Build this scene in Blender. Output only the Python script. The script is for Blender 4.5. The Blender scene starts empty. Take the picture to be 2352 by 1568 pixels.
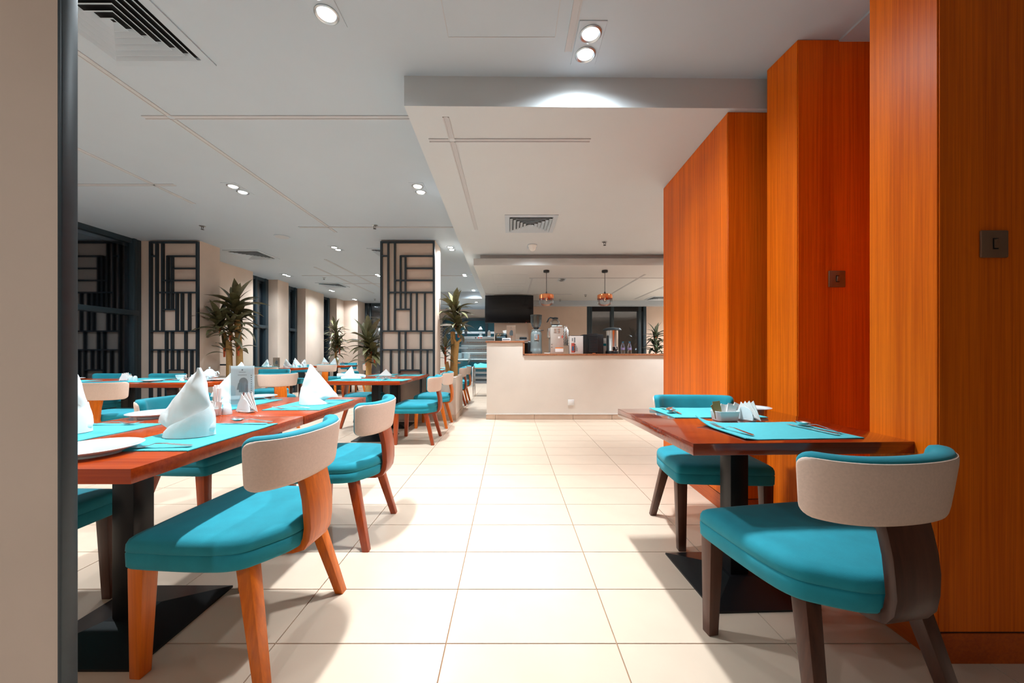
import bpy, bmesh, math, random
from mathutils import Vector, Matrix, Euler
random.seed(7)
R = math.radians
PI = math.pi
C = bpy.context.scene.collection
sc = bpy.context.scene

# ------------------------------------------------------------------ camera, world, exposure
CAM_H = 1.02
cam_d = bpy.data.cameras.new('camera')
cam = bpy.data.objects.new('camera', cam_d)
C.objects.link(cam)
cam.location = (0, 0, CAM_H)
cam.rotation_euler = (R(90), 0, 0)
cam_d.sensor_width = 36
cam_d.lens = 36 * 850 / 2352
cam_d.shift_x = 5 / 2352
cam_d.shift_y = 27 / 2352
cam_d.clip_start = 0.02
cam_d.clip_end = 100
sc.camera = cam
world = bpy.data.worlds.new('night')
sc.world = world
world.use_nodes = True
world.node_tree.nodes['Background'].inputs[0].default_value = (0.010, 0.016, 0.022, 1)
world.node_tree.nodes['Background'].inputs[1].default_value = 0.6
sc.view_settings.view_transform = 'Standard'
sc.view_settings.look = 'None'
sc.view_settings.exposure = 0.0
sc.view_settings.gamma = 1.0
sc.view_settings.use_curve_mapping = False
SPILL = .42
LAMP_W = 132          # watts of one recessed lamp
LAMP_COL = (0.90, 1.0, 1.06)

HC = 2.725            # high ceiling
LC = 2.54             # lowered ceiling
RC = 2.363            # raft over the bar
TT = 0.712            # table top
WL = -5.38            # left wall

# ------------------------------------------------------------------ materials
def mat(name, col, rough=0.5, metal=0.0, noise=0.0, nscale=20, bump=0.0, bscale=60, coat=0.0,
        stretch=(1, 1, 1), sheen=0.0, alpha=None, spec=None, bdist=0.002):
    m = bpy.data.materials.new(name)
    m.use_nodes = True
    nt = m.node_tree
    b = nt.nodes['Principled BSDF']
    b.inputs['Base Color'].default_value = (*col, 1)
    b.inputs['Roughness'].default_value = rough
    b.inputs['Metallic'].default_value = metal
    if coat: b.inputs['Coat Weight'].default_value = coat; b.inputs['Coat Roughness'].default_value = 0.08
    if sheen: b.inputs['Sheen Weight'].default_value = sheen
    if spec is not None: b.inputs['Specular IOR Level'].default_value = spec
    if noise or bump:
        tc = nt.nodes.new('ShaderNodeTexCoord')
        mp = nt.nodes.new('ShaderNodeMapping')
        mp.inputs['Scale'].default_value = stretch
        nt.links.new(tc.outputs['Object'], mp.inputs[0])
    if noise:
        n = nt.nodes.new('ShaderNodeTexNoise'); n.inputs['Scale'].default_value = nscale
        n.inputs['Detail'].default_value = 5
        nt.links.new(mp.outputs[0], n.inputs[0])
        cr = nt.nodes.new('ShaderNodeMapRange')
        cr.inputs[1].default_value = .3; cr.inputs[2].default_value = .7
        cr.inputs[3].default_value = 1 - noise; cr.inputs[4].default_value = 1 + noise
        nt.links.new(n.outputs[0], cr.inputs[0])
        mx = nt.nodes.new('ShaderNodeVectorMath'); mx.operation = 'SCALE'
        mx.inputs[0].default_value = col
        nt.links.new(cr.outputs[0], mx.inputs['Scale'])
        nt.links.new(mx.outputs[0], b.inputs['Base Color'])
    if bump:
        n2 = nt.nodes.new('ShaderNodeTexNoise'); n2.inputs['Scale'].default_value = bscale
        n2.inputs['Detail'].default_value = 4
        nt.links.new(mp.outputs[0], n2.inputs[0])
        bp = nt.nodes.new('ShaderNodeBump'); bp.inputs['Strength'].default_value = bump
        bp.inputs['Distance'].default_value = bdist
        nt.links.new(n2.outputs[0], bp.inputs['Height'])
        nt.links.new(bp.outputs[0], b.inputs['Normal'])
    return m

def wood(name, c1, c2, rough=0.3, axis='Z', scale=1.0, coat=0.0, ripple=0.0, spec=None):
    """straight grained veneer, the grain running along one axis"""
    m = bpy.data.materials.new(name); m.use_nodes = True
    nt = m.node_tree; b = nt.nodes['Principled BSDF']
    b.inputs['Roughness'].default_value = rough
    if coat: b.inputs['Coat Weight'].default_value = coat; b.inputs['Coat Roughness'].default_value = .06
    if spec is not None: b.inputs['Specular IOR Level'].default_value = spec
    tc = nt.nodes.new('ShaderNodeTexCoord'); mp = nt.nodes.new('ShaderNodeMapping')
    s = {'X': (1.2, 60, 60), 'Y': (60, 1.2, 60), 'Z': (60, 60, 0.9)}[axis]
    mp.inputs['Scale'].default_value = tuple(v * scale for v in s)
    nt.links.new(tc.outputs['Object'], mp.inputs[0])
    n = nt.nodes.new('ShaderNodeTexNoise'); n.inputs['Scale'].default_value = 1.6; n.inputs['Detail'].default_value = 7
    n.inputs['Roughness'].default_value = .65
    nt.links.new(mp.outputs[0], n.inputs[0])
    mp2 = nt.nodes.new('ShaderNodeMapping')
    mp2.inputs['Scale'].default_value = tuple(v * scale * .09 for v in s)
    nt.links.new(tc.outputs['Object'], mp2.inputs[0])
    n2 = nt.nodes.new('ShaderNodeTexNoise'); n2.inputs['Scale'].default_value = 1.3; n2.inputs['Detail'].default_value = 3
    nt.links.new(mp2.outputs[0], n2.inputs[0])
    ad = nt.nodes.new('ShaderNodeMath'); ad.operation = 'MULTIPLY_ADD'
    ad.inputs[1].default_value = .55
    nt.links.new(n.outputs[0], ad.inputs[0])
    m3 = nt.nodes.new('ShaderNodeMath'); m3.operation = 'MULTIPLY'; m3.inputs[1].default_value = .45
    nt.links.new(n2.outputs[0], m3.inputs[0]); nt.links.new(m3.outputs[0], ad.inputs[2])
    r = nt.nodes.new('ShaderNodeValToRGB')
    r.color_ramp.elements[0].position = .38; r.color_ramp.elements[0].color = (*c1, 1)
    r.color_ramp.elements[1].position = .60; r.color_ramp.elements[1].color = (*c2, 1)
    nt.links.new(ad.outputs[0], r.inputs[0])
    nt.links.new(r.outputs[0], b.inputs['Base Color'])
    bp = nt.nodes.new('ShaderNodeBump'); bp.inputs['Strength'].default_value = .15; bp.inputs['Distance'].default_value = .001
    nt.links.new(n.outputs[0], bp.inputs['Height']); nt.links.new(bp.outputs[0], b.inputs['Normal'])
    return m

def emit(name, col, s):
    m = bpy.data.materials.new(name); m.use_nodes = True
    nt = m.node_tree; b = nt.nodes['Principled BSDF']
    b.inputs['Emission Color'].default_value = (*col, 1); b.inputs['Emission Strength'].default_value = s
    return m

def glass(name, tint=(1, 1, 1), refl=0.12, rough=0.02):
    """thin pane: lets the scene through and mirrors part of it"""
    m = bpy.data.materials.new(name); m.use_nodes = True
    nt = m.node_tree; nt.nodes.clear()
    o = nt.nodes.new('ShaderNodeOutputMaterial'); mx = nt.nodes.new('ShaderNodeMixShader')
    t = nt.nodes.new('ShaderNodeBsdfTransparent'); g = nt.nodes.new('ShaderNodeBsdfGlossy')
    lw = nt.nodes.new('ShaderNodeLayerWeight'); lw.inputs[0].default_value = .35
    ma = nt.nodes.new('ShaderNodeMath'); ma.operation = 'MULTIPLY_ADD'
    ma.inputs[1].default_value = .7; ma.inputs[2].default_value = refl * .5
    nt.links.new(lw.outputs['Fresnel'], ma.inputs[0])
    t.inputs[0].default_value = (*tint, 1); g.inputs[0].default_value = (.9, .95, 1, 1); g.inputs[1].default_value = rough
    nt.links.new(ma.outputs[0], mx.inputs[0]); nt.links.new(t.outputs[0], mx.inputs[1])
    nt.links.new(g.outputs[0], mx.inputs[2]); nt.links.new(mx.outputs[0], o.inputs[0])
    return m

M = {}
M['plaster'] = mat('plaster', (.74, .66, .58), .85, noise=.03, nscale=3, bump=.1, bscale=90)
M['beige_wall'] = mat('beige_wall', (.68, .545, .45), .8, noise=.04, nscale=3, bump=.1, bscale=90)
M['ceiling'] = mat('ceiling_paint', (.475, .55, .615), .55, noise=.015, nscale=2)
M['ceiling_low'] = mat('lowered_ceiling_paint', (.575, .615, .64), .55, noise=.015, nscale=2)
M['strip'] = mat('ceiling_strip', (.52, .53, .55), .7)
M['raft'] = mat('raft_paint', (.56, .57, .57), .7)
M['tile'] = mat('floor_tile', (.64, .495, .38), .30, noise=.035, nscale=5, bump=.03, bscale=8, spec=.35)
M['grout'] = mat('grout', (.42, .24, .14), .9)
M['skirt'] = mat('skirting_tile', (.60, .44, .33), .5, noise=.05, nscale=9)
M['panel'] = wood('wood_panel', (.60, .098, .003), (.90, .185, .006), .38, 'Z', spec=.14)
M['plinth'] = wood('wood_plinth', (.40, .06, .004), (.58, .105, .006), .35, 'Y', spec=.35)
M['groove'] = mat('dark_groove', (.03, .008, .003), .8)
M['dark_metal'] = mat('dark_metal', (.022, .040, .052), .38, noise=.08, nscale=30)
M['lattice'] = mat('lattice_metal', (.016, .028, .038), .4)
M['black'] = mat('black_metal', (.008, .008, .009), .35, spec=.3)
M['glass_dark'] = glass('window_glass', (.75, .8, .85), .16)
M['clear'] = glass('clear_glass', (.93, .97, .98), .10)
M['smoke'] = glass('smoked_plastic', (.50, .60, .64), .08)
M['teal'] = mat('teal_velvet', (.003, .245, .315), .85, noise=.09, nscale=14, bump=.35, bscale=420, sheen=.08, bdist=.001)
M['beige'] = mat('beige_linen', (.74, .565, .47), .9, noise=.05, nscale=150, bump=.35, bscale=500, bdist=.001)
M['leg_orange'] = wood('orange_beech', (.50, .095, .002), (.78, .175, .005), .36, 'Z', .6)
M['leg_red'] = wood('red_mahogany', (.26, .030, .003), (.44, .066, .006), .3, 'Z', .6)
M['leg_dark'] = wood('dark_wenge', (.050, .016, .009), (.10, .034, .018), .35, 'Z', .6)
M['table_red'] = wood('table_red_wood', (.27, .026, .0025), (.44, .058, .005), .25, 'X', .7, coat=.2, spec=.3)
M['table_dark'] = wood('table_dark_wood', (.13, .013, .004), (.26, .035, .010), .12, 'X', .7, coat=1.0)
M['mat'] = mat('placemat_weave', (.05, .40, .45), .7, noise=.10, nscale=40, bump=.5, bscale=300, stretch=(1, 8, 1), bdist=.001)
M['matfold'] = mat('placemat_underside', (.03, .30, .36), .8)
M['linen'] = mat('white_linen', (.80, .88, .90), .7, noise=.03, nscale=12, bump=.4, bscale=14, bdist=.006)
M['china'] = mat('white_china', (.72, .84, .87), .12, coat=.4)
M['paper'] = mat('white_paper', (.82, .80, .78), .8)
M['steel'] = mat('stainless_steel', (.80, .80, .80), .24, 1.0)
M['brushed'] = mat('brushed_steel', (.55, .58, .60), .34, 1.0, noise=.1, nscale=8, stretch=(1, 1, 20))
M['satin'] = mat('satin_steel', (.56, .50, .45), .42, .35)
M['copper'] = mat('copper', (.90, .30, .12), .16, .9)
M['granite'] = mat('brown_granite', (.34, .13, .06), .3, noise=.5, nscale=130)
M['trunk'] = mat('cane_trunk', (.42, .23, .07), .8, noise=.25, nscale=60, bump=.6, bscale=60, stretch=(1, 1, 4))
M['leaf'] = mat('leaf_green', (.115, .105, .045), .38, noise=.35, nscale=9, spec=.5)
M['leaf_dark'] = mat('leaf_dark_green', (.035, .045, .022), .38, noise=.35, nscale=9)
M['bud'] = mat('orange_shoot', (.50, .09, .02), .6)
M['soil'] = mat('planter_soil', (.10, .07, .04), 1, noise=.5, nscale=60, bump=1, bscale=60, bdist=.01)
M['grey_paint'] = mat('grey_enamel', (.19, .235, .24), .3, .2)
M['plastic_black'] = mat('black_plastic', (.012, .018, .022), .4)
M['white_plastic'] = mat('white_plastic', (.80, .80, .78), .4)
M['screen'] = mat('tv_screen', (.004, .004, .005), .08, spec=.45)
M['bronze'] = mat('bronze_plate', (.23, .135, .085), .38, .35)
M['blue_glass'] = mat('blue_glass_door', (.015, .085, .11), .15)
M['lamp'] = emit('lamp_face', (.95, 1, 1), 16)
M['void'] = mat('vent_void', (.006, .006, .007), .9)
M['beans'] = mat('coffee_beans', (.05, .014, .007), .5, noise=.5, nscale=200, bump=1, bscale=200)
M['orange_print'] = mat('orange_print', (.85, .22, .02), .6)
M['red_print'] = mat('red_print', (.60, .10, .07), .6)
M['grey_print'] = mat('grey_print', (.20, .24, .27), .6)
M['pink_card'] = mat('salmon_card', (.80, .50, .36), .7)
M['card'] = mat('pale_blue_card', (.90, .94, .96), .6)
M['blue_cap'] = mat('blue_cap', (.02, .16, .30), .4)
M['kraft'] = mat('kraft_sticks', (.52, .22, .09), .8)
M['tissue_box'] = mat('sachet_gold', (.36, .27, .10), .5)
M['violet'] = mat('violet_label', (.30, .26, .50), .6)
M['amber'] = emit('filament', (1, .35, .12), 2.5)
M['red_led'] = emit('red_led', (1, .05, .03), 3)

# ------------------------------------------------------------------ mesh helpers
class MB:
    def __init__(s): s.v = []; s.f = []
    def add(s, vs, fs):
        o = len(s.v); s.v += [tuple(v) for v in vs]; s.f += [tuple(i + o for i in f) for f in fs]; return s
    def box(s, x0, x1, y0, y1, z0, z1):
        return s.add([(x0, y0, z0), (x1, y0, z0), (x1, y1, z0), (x0, y1, z0), (x0, y0, z1), (x1, y0, z1), (x1, y1, z1), (x0, y1, z1)],
                     [(3, 2, 1, 0), (4, 5, 6, 7), (0, 1, 5, 4), (1, 2, 6, 5), (2, 3, 7, 6), (3, 0, 4, 7)])
    def prism(s, pts, z0, z1):
        n = len(pts)
        return s.add([(x, y, z0) for x, y in pts] + [(x, y, z1) for x, y in pts],
                     [tuple(range(n - 1, -1, -1)), tuple(range(n, 2 * n))] + [(i, (i + 1) % n, n + (i + 1) % n, n + i) for i in range(n)])
    def rings(s, rs, cap0=True, cap1=True):
        n = len(rs[0]); vs = []; fs = []
        for r in rs: vs += list(r)
        for k in range(len(rs) - 1):
            for i in range(n):
                j = (i + 1) % n
                fs.append((k * n + i, k * n + j, (k + 1) * n + j, (k + 1) * n + i))
        if cap0: fs.append(tuple(range(n - 1, -1, -1)))
        if cap1: fs.append(tuple((len(rs) - 1) * n + i for i in range(n)))
        return s.add(vs, fs)
    def lathe(s, prof, cx=0, cy=0, n=20, sx=1, sy=1):
        return s.rings([[(cx + sx * r * math.cos(2 * PI * i / n), cy + sy * r * math.sin(2 * PI * i / n), z) for i in range(n)] for r, z in prof])
    def tube(s, pts, rad, n=8, flat=1.0):
        pts = [Vector(p) for p in pts]; rs = []
        if not hasattr(rad, '__len__'): rad = [rad] * len(pts)
        for i, p in enumerate(pts):
            t = (pts[min(i + 1, len(pts) - 1)] - pts[max(i - 1, 0)]).normalized()
            a = Vector((0, 0, 1)) if abs(t.z) < .9 else Vector((1, 0, 0))
            u = t.cross(a).normalized(); w = u.cross(t)
            rs.append([p + rad[i] * (math.cos(2 * PI * k / n) * u + flat * math.sin(2 * PI * k / n) * w) for k in range(n)])
        return s.rings(rs)
    def bar(s, p, q, w0, w1=None, d0=None, d1=None, ang=0):
        """square leg from p to q, widths at each end, sides kept along x and y (turned by ang)"""
        w1 = w0 if w1 is None else w1; d0 = w0 if d0 is None else d0; d1 = w1 if d1 is None else d1
        rs = []
        for c, w, d in ((p, w0, d0), (q, w1, d1)):
            r = []
            for a, b in ((-1, -1), (1, -1), (1, 1), (-1, 1)):
                x, y = a * w / 2, b * d / 2
                r.append((c[0] + x * math.cos(ang) - y * math.sin(ang), c[1] + x * math.sin(ang) + y * math.cos(ang), c[2]))
            rs.append(r)
        return s.rings(rs)
    def sphere(s, c, r, n=12, m=8, sz=1):
        return s.lathe_at(c, [(max(r * math.sin(PI * k / m), .0003), -r * sz * math.cos(PI * k / m)) for k in range(m + 1)], n)
    def lathe_at(s, c, prof, n=16):
        return s.rings([[(c[0] + r * math.cos(2 * PI * i / n), c[1] + r * math.sin(2 * PI * i / n), c[2] + z) for i in range(n)] for r, z in prof])
    def build(s, name, m, parent=None, bevel=0, smooth=None, seg=2, **props):
        me = bpy.data.meshes.new(name); me.from_pydata(s.v, [], s.f); me.update()
        bm = bmesh.new(); bm.from_mesh(me)
        bmesh.ops.recalc_face_normals(bm, faces=bm.faces)
        if bevel:
            es = [e for e in bm.edges if len(e.link_faces) == 2 and e.calc_face_angle(0) > .5]
            bmesh.ops.bevel(bm, geom=es, offset=bevel, segments=seg, profile=.5, affect='EDGES', clamp_overlap=True)
        bm.to_mesh(me); bm.free()
        if smooth or bevel:
            me.polygons.foreach_set('use_smooth', [True] * len(me.polygons))
            me.set_sharp_from_angle(angle=R(smooth or 40))
        if isinstance(m, str): m = M[m]
        me.materials.append(m)
        o = bpy.data.objects.new(name, me); C.objects.link(o)
        if parent: o.parent = parent
        for k, v in props.items(): o[k] = v
        return o

def thing(name, label, cat, loc=(0, 0, 0), rz=0, group=None):
    o = bpy.data.objects.new(name, None); C.objects.link(o)
    o.empty_display_size = .1
    o.location = loc; o.rotation_euler = (0, 0, R(rz)); o['label'] = label; o['category'] = cat
    if group: o['group'] = group
    return o
def tag(o, label, cat, group=None):
    o['label'] = label; o['category'] = cat
    if group: o['group'] = group
    return o
def struct(o): o['kind'] = 'structure'; return o
def kids(o): return [c for c in bpy.data.objects if c.parent == o]
KID = {}
def dup(root, loc, rz, label, group=None):
    def cp(o, par):
        c = o.copy(); C.objects.link(c); c.parent = par
        if o.name not in KID: KID[o.name] = kids(o)
        for ch in KID[o.name]: cp(ch, c)
        return c
    r = cp(root, None); r.location = loc; r.rotation_euler = (0, 0, R(rz)); r['label'] = label
    if group: r['group'] = group
    return r

def quad_loft(a, b, n): return [a + (b - a) * i / n for i in range(n + 1)]

# ------------------------------------------------------------------ floor
floor = struct(MB().box(-6.2, 6.5, -3, 15.5, -.12, -.006).build('floor', 'grout'))
TX, TY = .6, .3
tile_me = None
def tile_box(mb, x, y):
    g = .0022; mb.box(x + g, x + TX - g, y + g, y + TY - g, -.02, 0)
cells = []
for i in range(-11, 11):
    for k in range(-15, 49):
        x = -.2242 + .6 * i; y = 1.3009 + .3 * k
        cells.append((x, y))
near = [(x, y) for x, y in cells if .95 < y < 5.65 and x + .6 < 1.6 and x > -6 and abs(x + .3) < 1.40 * (y + .3) + .5]
near = sorted(near, key=lambda c: c[1])[:298]
ns = set(near)
proto_tile = None
for x, y in near:
    if proto_tile is None:
        g = .0022
        proto_tile = MB().box(g, TX - g, g, TY - g, -.02, 0).build('floor_tile', 'tile', floor)
        proto_tile.location = (x, y, 0)
    else:
        t = proto_tile.copy(); C.objects.link(t); t.parent = floor; t.location = (x, y, 0)
mb = MB()
for c in cells:
    if c not in ns: tile_box(mb, *c)
mb.build('far_floor_tiles', 'tile', floor, kind='stuff')

# ------------------------------------------------------------------ ceilings
struct(MB().box(-6.2, 6.5, -3, 15.5, HC, HC + .12).build('ceiling', 'ceiling'))
struct(MB().prism([(-.650, 2.275), (5.5, 2.345), (5.5, 10.28), (-.772, 10.28)], LC, HC + .001).build('ceiling_lowered', 'ceiling_low'))
struct(MB().prism([(-3.2, 10.28), (5.5, 10.28), (5.5, 11.42), (-3.2, 11.42)], LC, HC + .001).build('ceiling_far_drop', 'ceiling'))
struct(MB().box(-.46, 5.5, 5.75, 9.6, RC + .10, LC + .001).build('ceiling_recess', 'raft'))
struct(MB().box(-.555, 5.5, 5.65, 9.45, RC, RC + .104).build('ceiling_raft', 'raft', bevel=.003))
struct(MB().box(-.3, 5.5, 9.43, 9.72, 2.245, RC + .02).build('trim_header', 'ceiling'))
struct(MB().box(1.79, 5.5, -3, 2.28, HC - .012, HC + .002).build('trim_ceiling_edge', 'ceiling'))
def groove(x0, x1, y0, y1, z=HC, w=.034):
    mb = MB()
    if abs(x1 - x0) > abs(y1 - y0):
        L = (x0 - 0, x1); 
        for s in (-1, 1): mb.box(x0, x1, y0 + s * w / 2 - .004, y0 + s * w / 2 + .004, z - .006, z + .002)
        mb.box(x0, x1, y0 - w / 2, y0 + w / 2, z - .002, z + .002)
    else:
        for s in (-1, 1): mb.box(x0 + s * w / 2 - .004, x0 + s * w / 2 + .004, y0, y1, z - .006, z + .002)
        mb.box(x0 - w / 2, x0 + w / 2, y0, y1, z - .002, z + .002)
    struct(mb.build('trim_ceiling_strip', 'strip'))
for a in [(-2.45, -2.45, 1.3, 2.655), (-2.45, -2.45, 2.695, 5.21), (-2.645, -2.47, 2.674, 2.674), (-2.43, -.67, 2.674, 2.674),
          (-3.60, -3.60, 2.3, 4.22), (-4.6, -3.39, 3.745, 3.745), (-2.85, -.70, 5.0, 5.0), (-4.56, -2.6, 8.12, 8.12),
          (-3.35, -3.35, 6.71, 9.9), (-3.86, -3.86, 7.32, 10.5), (-4.09, -2.6, 9.05, 9.05), (-1.6, -.8, 8.12, 8.12), (.33, .33, .9, 2.09)]:
    groove(*a)
for a in [(-.576, -.43, 2.64, 2.64), (-.39, .573, 2.64, 2.64), (-.413, -.413, 2.38, 2.62), (-.413, -.413, 2.66, 4.55)]:
    groove(*a, z=LC)
for a in [(.35, 2.9, 6.6, 6.6), (.40, .40, 6.62, 8.6), (2.3, 2.3, 6.3, 8.6), (3.1, 3.1, 6.4, 9.2), (.6, 1.4, 8.4, 8.4), (3.12, 5, 7.7, 7.7)]:
    groove(*a, z=RC, w=.026)
def hatch(x0, x1, y0, y1, z, nm='trim_access_hatch'):
    mb = MB(); w = .003
    for b in ((x0, x1, y0, y0 + w), (x0, x1, y1 - w, y1), (x0, x0 + w, y0, y1), (x1 - w, x1, y0, y1)): mb.box(*b, z - .0015, z + .001)
    struct(mb.build(nm, 'strip'))
hatch(-.333, .245, 1.40, 1.998, HC)
hatch(-.30, .30, 6.3, 7.15, RC); hatch(-.25, .28, 7.4, 8.2, RC)

# ------------------------------------------------------------------ walls
def wallbox(name, x0, x1, y0, y1, z0=0, z1=HC, m='beige_wall'):
    return struct(MB().box(x0, x1, y0, y1, z0, z1).build(name, m))
# left wall with window recesses (openings from ceiling to floor)
piers = [(-3, 3.2), (5.62, 7.753), (8.58, 9.0), (9.745, 10.7), (11.5, 12.9)]
for i, (a, b) in enumerate(piers):
    wallbox('wall_left' if i == 0 else 'wall_left_pier', WL - .32, WL, a, b)
def window(n, y0, y1, mid=()):
    w = struct(MB().box(WL - .272, WL - .266, y0 + .02, y1 - .02, .1, HC - .02).build('window_%d' % n, 'glass_dark'))
    xa, xb = WL - .29, WL - .215
    MB().box(xa, xb, y0, y0 + .06, 0, HC).build('frame_post', 'dark_metal', w, bevel=.004)
    MB().box(xa, xb, y1 - .07, y1, 0, HC).build('frame_post', 'dark_metal', w, bevel=.004)
    MB().box(xa, xb + .02, y1 - .13, y1 - .085, 0, HC).build('frame_post', 'dark_metal', w, bevel=.004)
    MB().box(xa, xb - .01, y0, y1, HC - .07, HC).build('frame_rail', 'dark_metal', w)
    MB().box(xa, xb - .01, y0, y1, 0, .12).build('frame_rail', 'dark_metal', w)
    MB().box(xa, xb + .03, y0, y1 - .06, 1.585, 1.655).build('transom', 'dark_metal', w, bevel=.004)
    for ym in mid: MB().box(xa, xb, ym - .03, ym + .03, 0, HC).build('mullion', 'dark_metal', w, bevel=.004)
window(1, 3.2, 5.62)
window(2, 7.753, 8.58, (8.18,)); window(3, 9.0, 9.745, (9.4,)); window(4, 10.7, 11.5, (11.1,))
wallbox('wall_outer_left', -6.2, -6.1, -3, 15.5, m='void')
# far walls
wallbox('wall_far_left', WL - .3, -4.93, 12.0, 12.3)
wallbox('wall_far_left_reveal', -5.1, -4.93, 12.3, 12.75)
w5 = struct(MB().box(-4.93, -3.3, 12.62, 12.63, 0, HC).build('window_5', 'glass_dark'))
for x in (-4.93, -4.78, -4.1, -3.36): MB().box(x, x + .06, 12.58, 12.66, 0, HC).build('frame_post', 'dark_metal', w5, bevel=.004)
MB().box(-4.93, -3.3, 12.58, 12.66, HC - .1, HC).build('frame_rail', 'dark_metal', w5)
MB().box(-4.93, -3.3, 12.58, 12.66, 1.55, 1.62).build('transom', 'dark_metal', w5)
wallbox('wall_far_return', -3.3, -3.1, 12.5, 14.5)
wallbox('wall_far', -3.3, 5.5, 14.4, 14.6)
wallbox('wall_back', -6.2, 6.5, -3.1, -3.0)
wallbox('wall_right_outer', 5.5, 5.6, -3, 14.5)
wallbox('wall_bar_back', .42, 2.02, 9.7, 9.9)
wallbox('wall_bar_back_right', 3.58, 5.5, 9.7, 9.9)
wallbox('wall_tv', -.36, .43, 8.56, 9.9, 0, RC + .02)
w6 = struct(MB().box(2.02, 3.58, 9.80, 9.806, .1, 2.25).build('window_6', 'glass_dark'))
for x, y in ((2.02, 9.70), (2.085, 9.73), (2.66, 9.73), (3.38, 9.73), (3.5, 9.70)):
    MB().box(x, x + .08, y, 9.86, 0, 2.25).build('frame_post', 'dark_metal', w6, bevel=.004)
MB().box(2.02, 3.58, 9.74, 9.86, 2.13, 2.25).build('frame_rail', 'black', w6)
MB().box(2.02, 3.58, 9.74, 9.86, 0, .7).build('sill_panel', 'dark_metal', w6)
# near wall at the left edge of the view, with the dark metal profile on its end
nw = wallbox('wall_near', -3.4, -.976, .80, .822)
struct(MB().box(-.976, -.966, .797, .829, 0, HC).build('trim_wall_end', 'dark_metal', bevel=.003))

# columns with metal lattice
CW = .817
LV = [(1485, 212, 985), (1543, 212, 985), (1593, 330, 797), (1636, 330, 797), (1683, 650, 985), (1735, 650, 985), (1806, 650, 985),
      (1580, 985, 1760), (1637, 985, 1325), (1770, 985, 1760), (1508, 1150, 1760), (1698, 1150, 1325), (1828, 1150, 1760)]
LH = [(332, 1425, 1485), (333, 1593, 1885), (440, 1636, 1885), (545, 1543, 1885), (650, 1485, 1885), (798, 1543, 1683),
      (987, 1425, 1885), (1150, 1425, 1885), (1327, 1580, 1770)]
CS = 1.0
def lx(v): return (v - 1417) / 476 * CW * CS
def lz(v): return CAM_H + (811 - (500 + v / 3.794)) * 5.57 / 850
barcache = {}
def column(x0, y0, yd, label, nm, w=CW):
    global CS; CS = w / CW
    col = struct(MB().box(x0, x0 + w, y0, y0 + yd, 0, HC).build(nm, 'beige_wall'))
    lat = thing('wall_lattice', label, 'lattice', (x0, y0, 0), 0, 'metal lattices on the columns')
    t = .0135
    def v(x, a, b, w=t): MB().box(x - w / 2 * 1.7, x + w / 2 * 1.7, -.045, -.002, b, a).build('bar', 'lattice', lat)
    def h(z, a, b, w=t): MB().box(a, b, -.043, -.004, z - w / 2 * 1.5, z + w / 2 * 1.5).build('bar', 'lattice', lat)
    zt, zb = lz(212), .14
    v(lx(1425), zt + .01, zb, .016); v(lx(1885), zt + .01, zb, .016); h(zt, lx(1425), lx(1885), .018); h(zb, lx(1425), lx(1885), .018)
    for x, a, b in LV: v(lx(x), lz(a), max(lz(b), zb))
    for z, a, b in LH: h(lz(z), lx(a), lx(b))
    return col
column(-1.947, 5.6, .42, 'dark metal lattice on the front of the free-standing centre column', 'column_centre')
column(-5.43, 5.61, .39, 'dark metal lattice on the left column beside the black window', 'column_left', .73)
struct(MB().box(-4.80, -4.765, 6.0, 6.04, .8, HC - .03).build('trim_column_edge', 'dark_metal'))
struct(MB().box(-4.80, -4.60, 6.0, 6.04, .82, .845).build('trim_column_foot', 'dark_metal'))

# planters beside the columns
def planter(x0, x1, y0, y1, label):
    t = thing('planter_box', label, 'planter', ((x0 + x1) / 2, (y0 + y1) / 2, 0))
    w, d = (x1 - x0) / 2, (y1 - y0) / 2; mb = MB(); k = .06
    for b in ((-w, w, -d, -d + k), (-w, w, d - k, d), (-w, -w + k, -d + k, d - k), (w - k, w, -d + k, d - k)): mb.box(*b, 0, .655)
    mb.build('wall_panel', 'beige_wall', t)
    MB().box(-w + k, w - k, -d + k, d - k, .3, .60).build('soil', 'soil', t)
    s = MB()
    s.box(-w - .008, w + .008, -d - .008, -d + .001, 0, .09); s.box(w - .001, w + .008, -d, d, 0, .09); s.build('skirting', 'skirt', t)
planter(-1.128, -.82, 5.61, 6.42, 'low beige planter box beside the centre column')
planter(-4.69, -4.16, 5.60, 6.30, 'low beige planter box beside the left column')

# ------------------------------------------------------------------ wood clad fins on the right
def fin(pts, z1, nm='wall_right', body='void'):
    """pts: front-right, front-left corner, back-left corner, back-right, counter-clockwise from above"""
    base = struct(MB().prism(pts, .0, z1).build(nm, 'panel'))
    # plinth, slightly proud with a dark groove above
    cx = sum(p[0] for p in pts) / 4; cy = sum(p[1] for p in pts) / 4
    def off(d): return [(p[0] - d if p[0] < cx else p[0] + .0, p[1] - d if p[1] < cy else p[1] + d) for p in pts]
    MB().prism(off(.006), 0, .098).build('plinth', 'plinth', base)
    MB().prism(off(.0015), .097, .103).build('groove', 'groove', base)
    a, b, c, d = pts
    # veneer sheets on the two faces in view
    def sheet(p, q, nmz):
        n = Vector((q[1] - p[1], -(q[0] - p[0]))).normalized() * .004
        return MB().prism([(p[0] + n.x, p[1] + n.y), (p[0], p[1]), (q[0], q[1]), (q[0] + n.x, q[1] + n.y)], .103, z1 - .004).build(nmz, 'panel', base, bevel=.0012, seg=1)
    sheet(b, a, 'front_panel'); sheet(c, b, 'side_panel')
    return base
fin([(3.0, 1.222), (1.415, 1.222), (1.418, 1.455), (3.0, 1.455)], HC)
fin([(3.0, 2.016), (1.568, 2.016), (1.552, 2.228), (3.0, 2.228)], HC)
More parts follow.
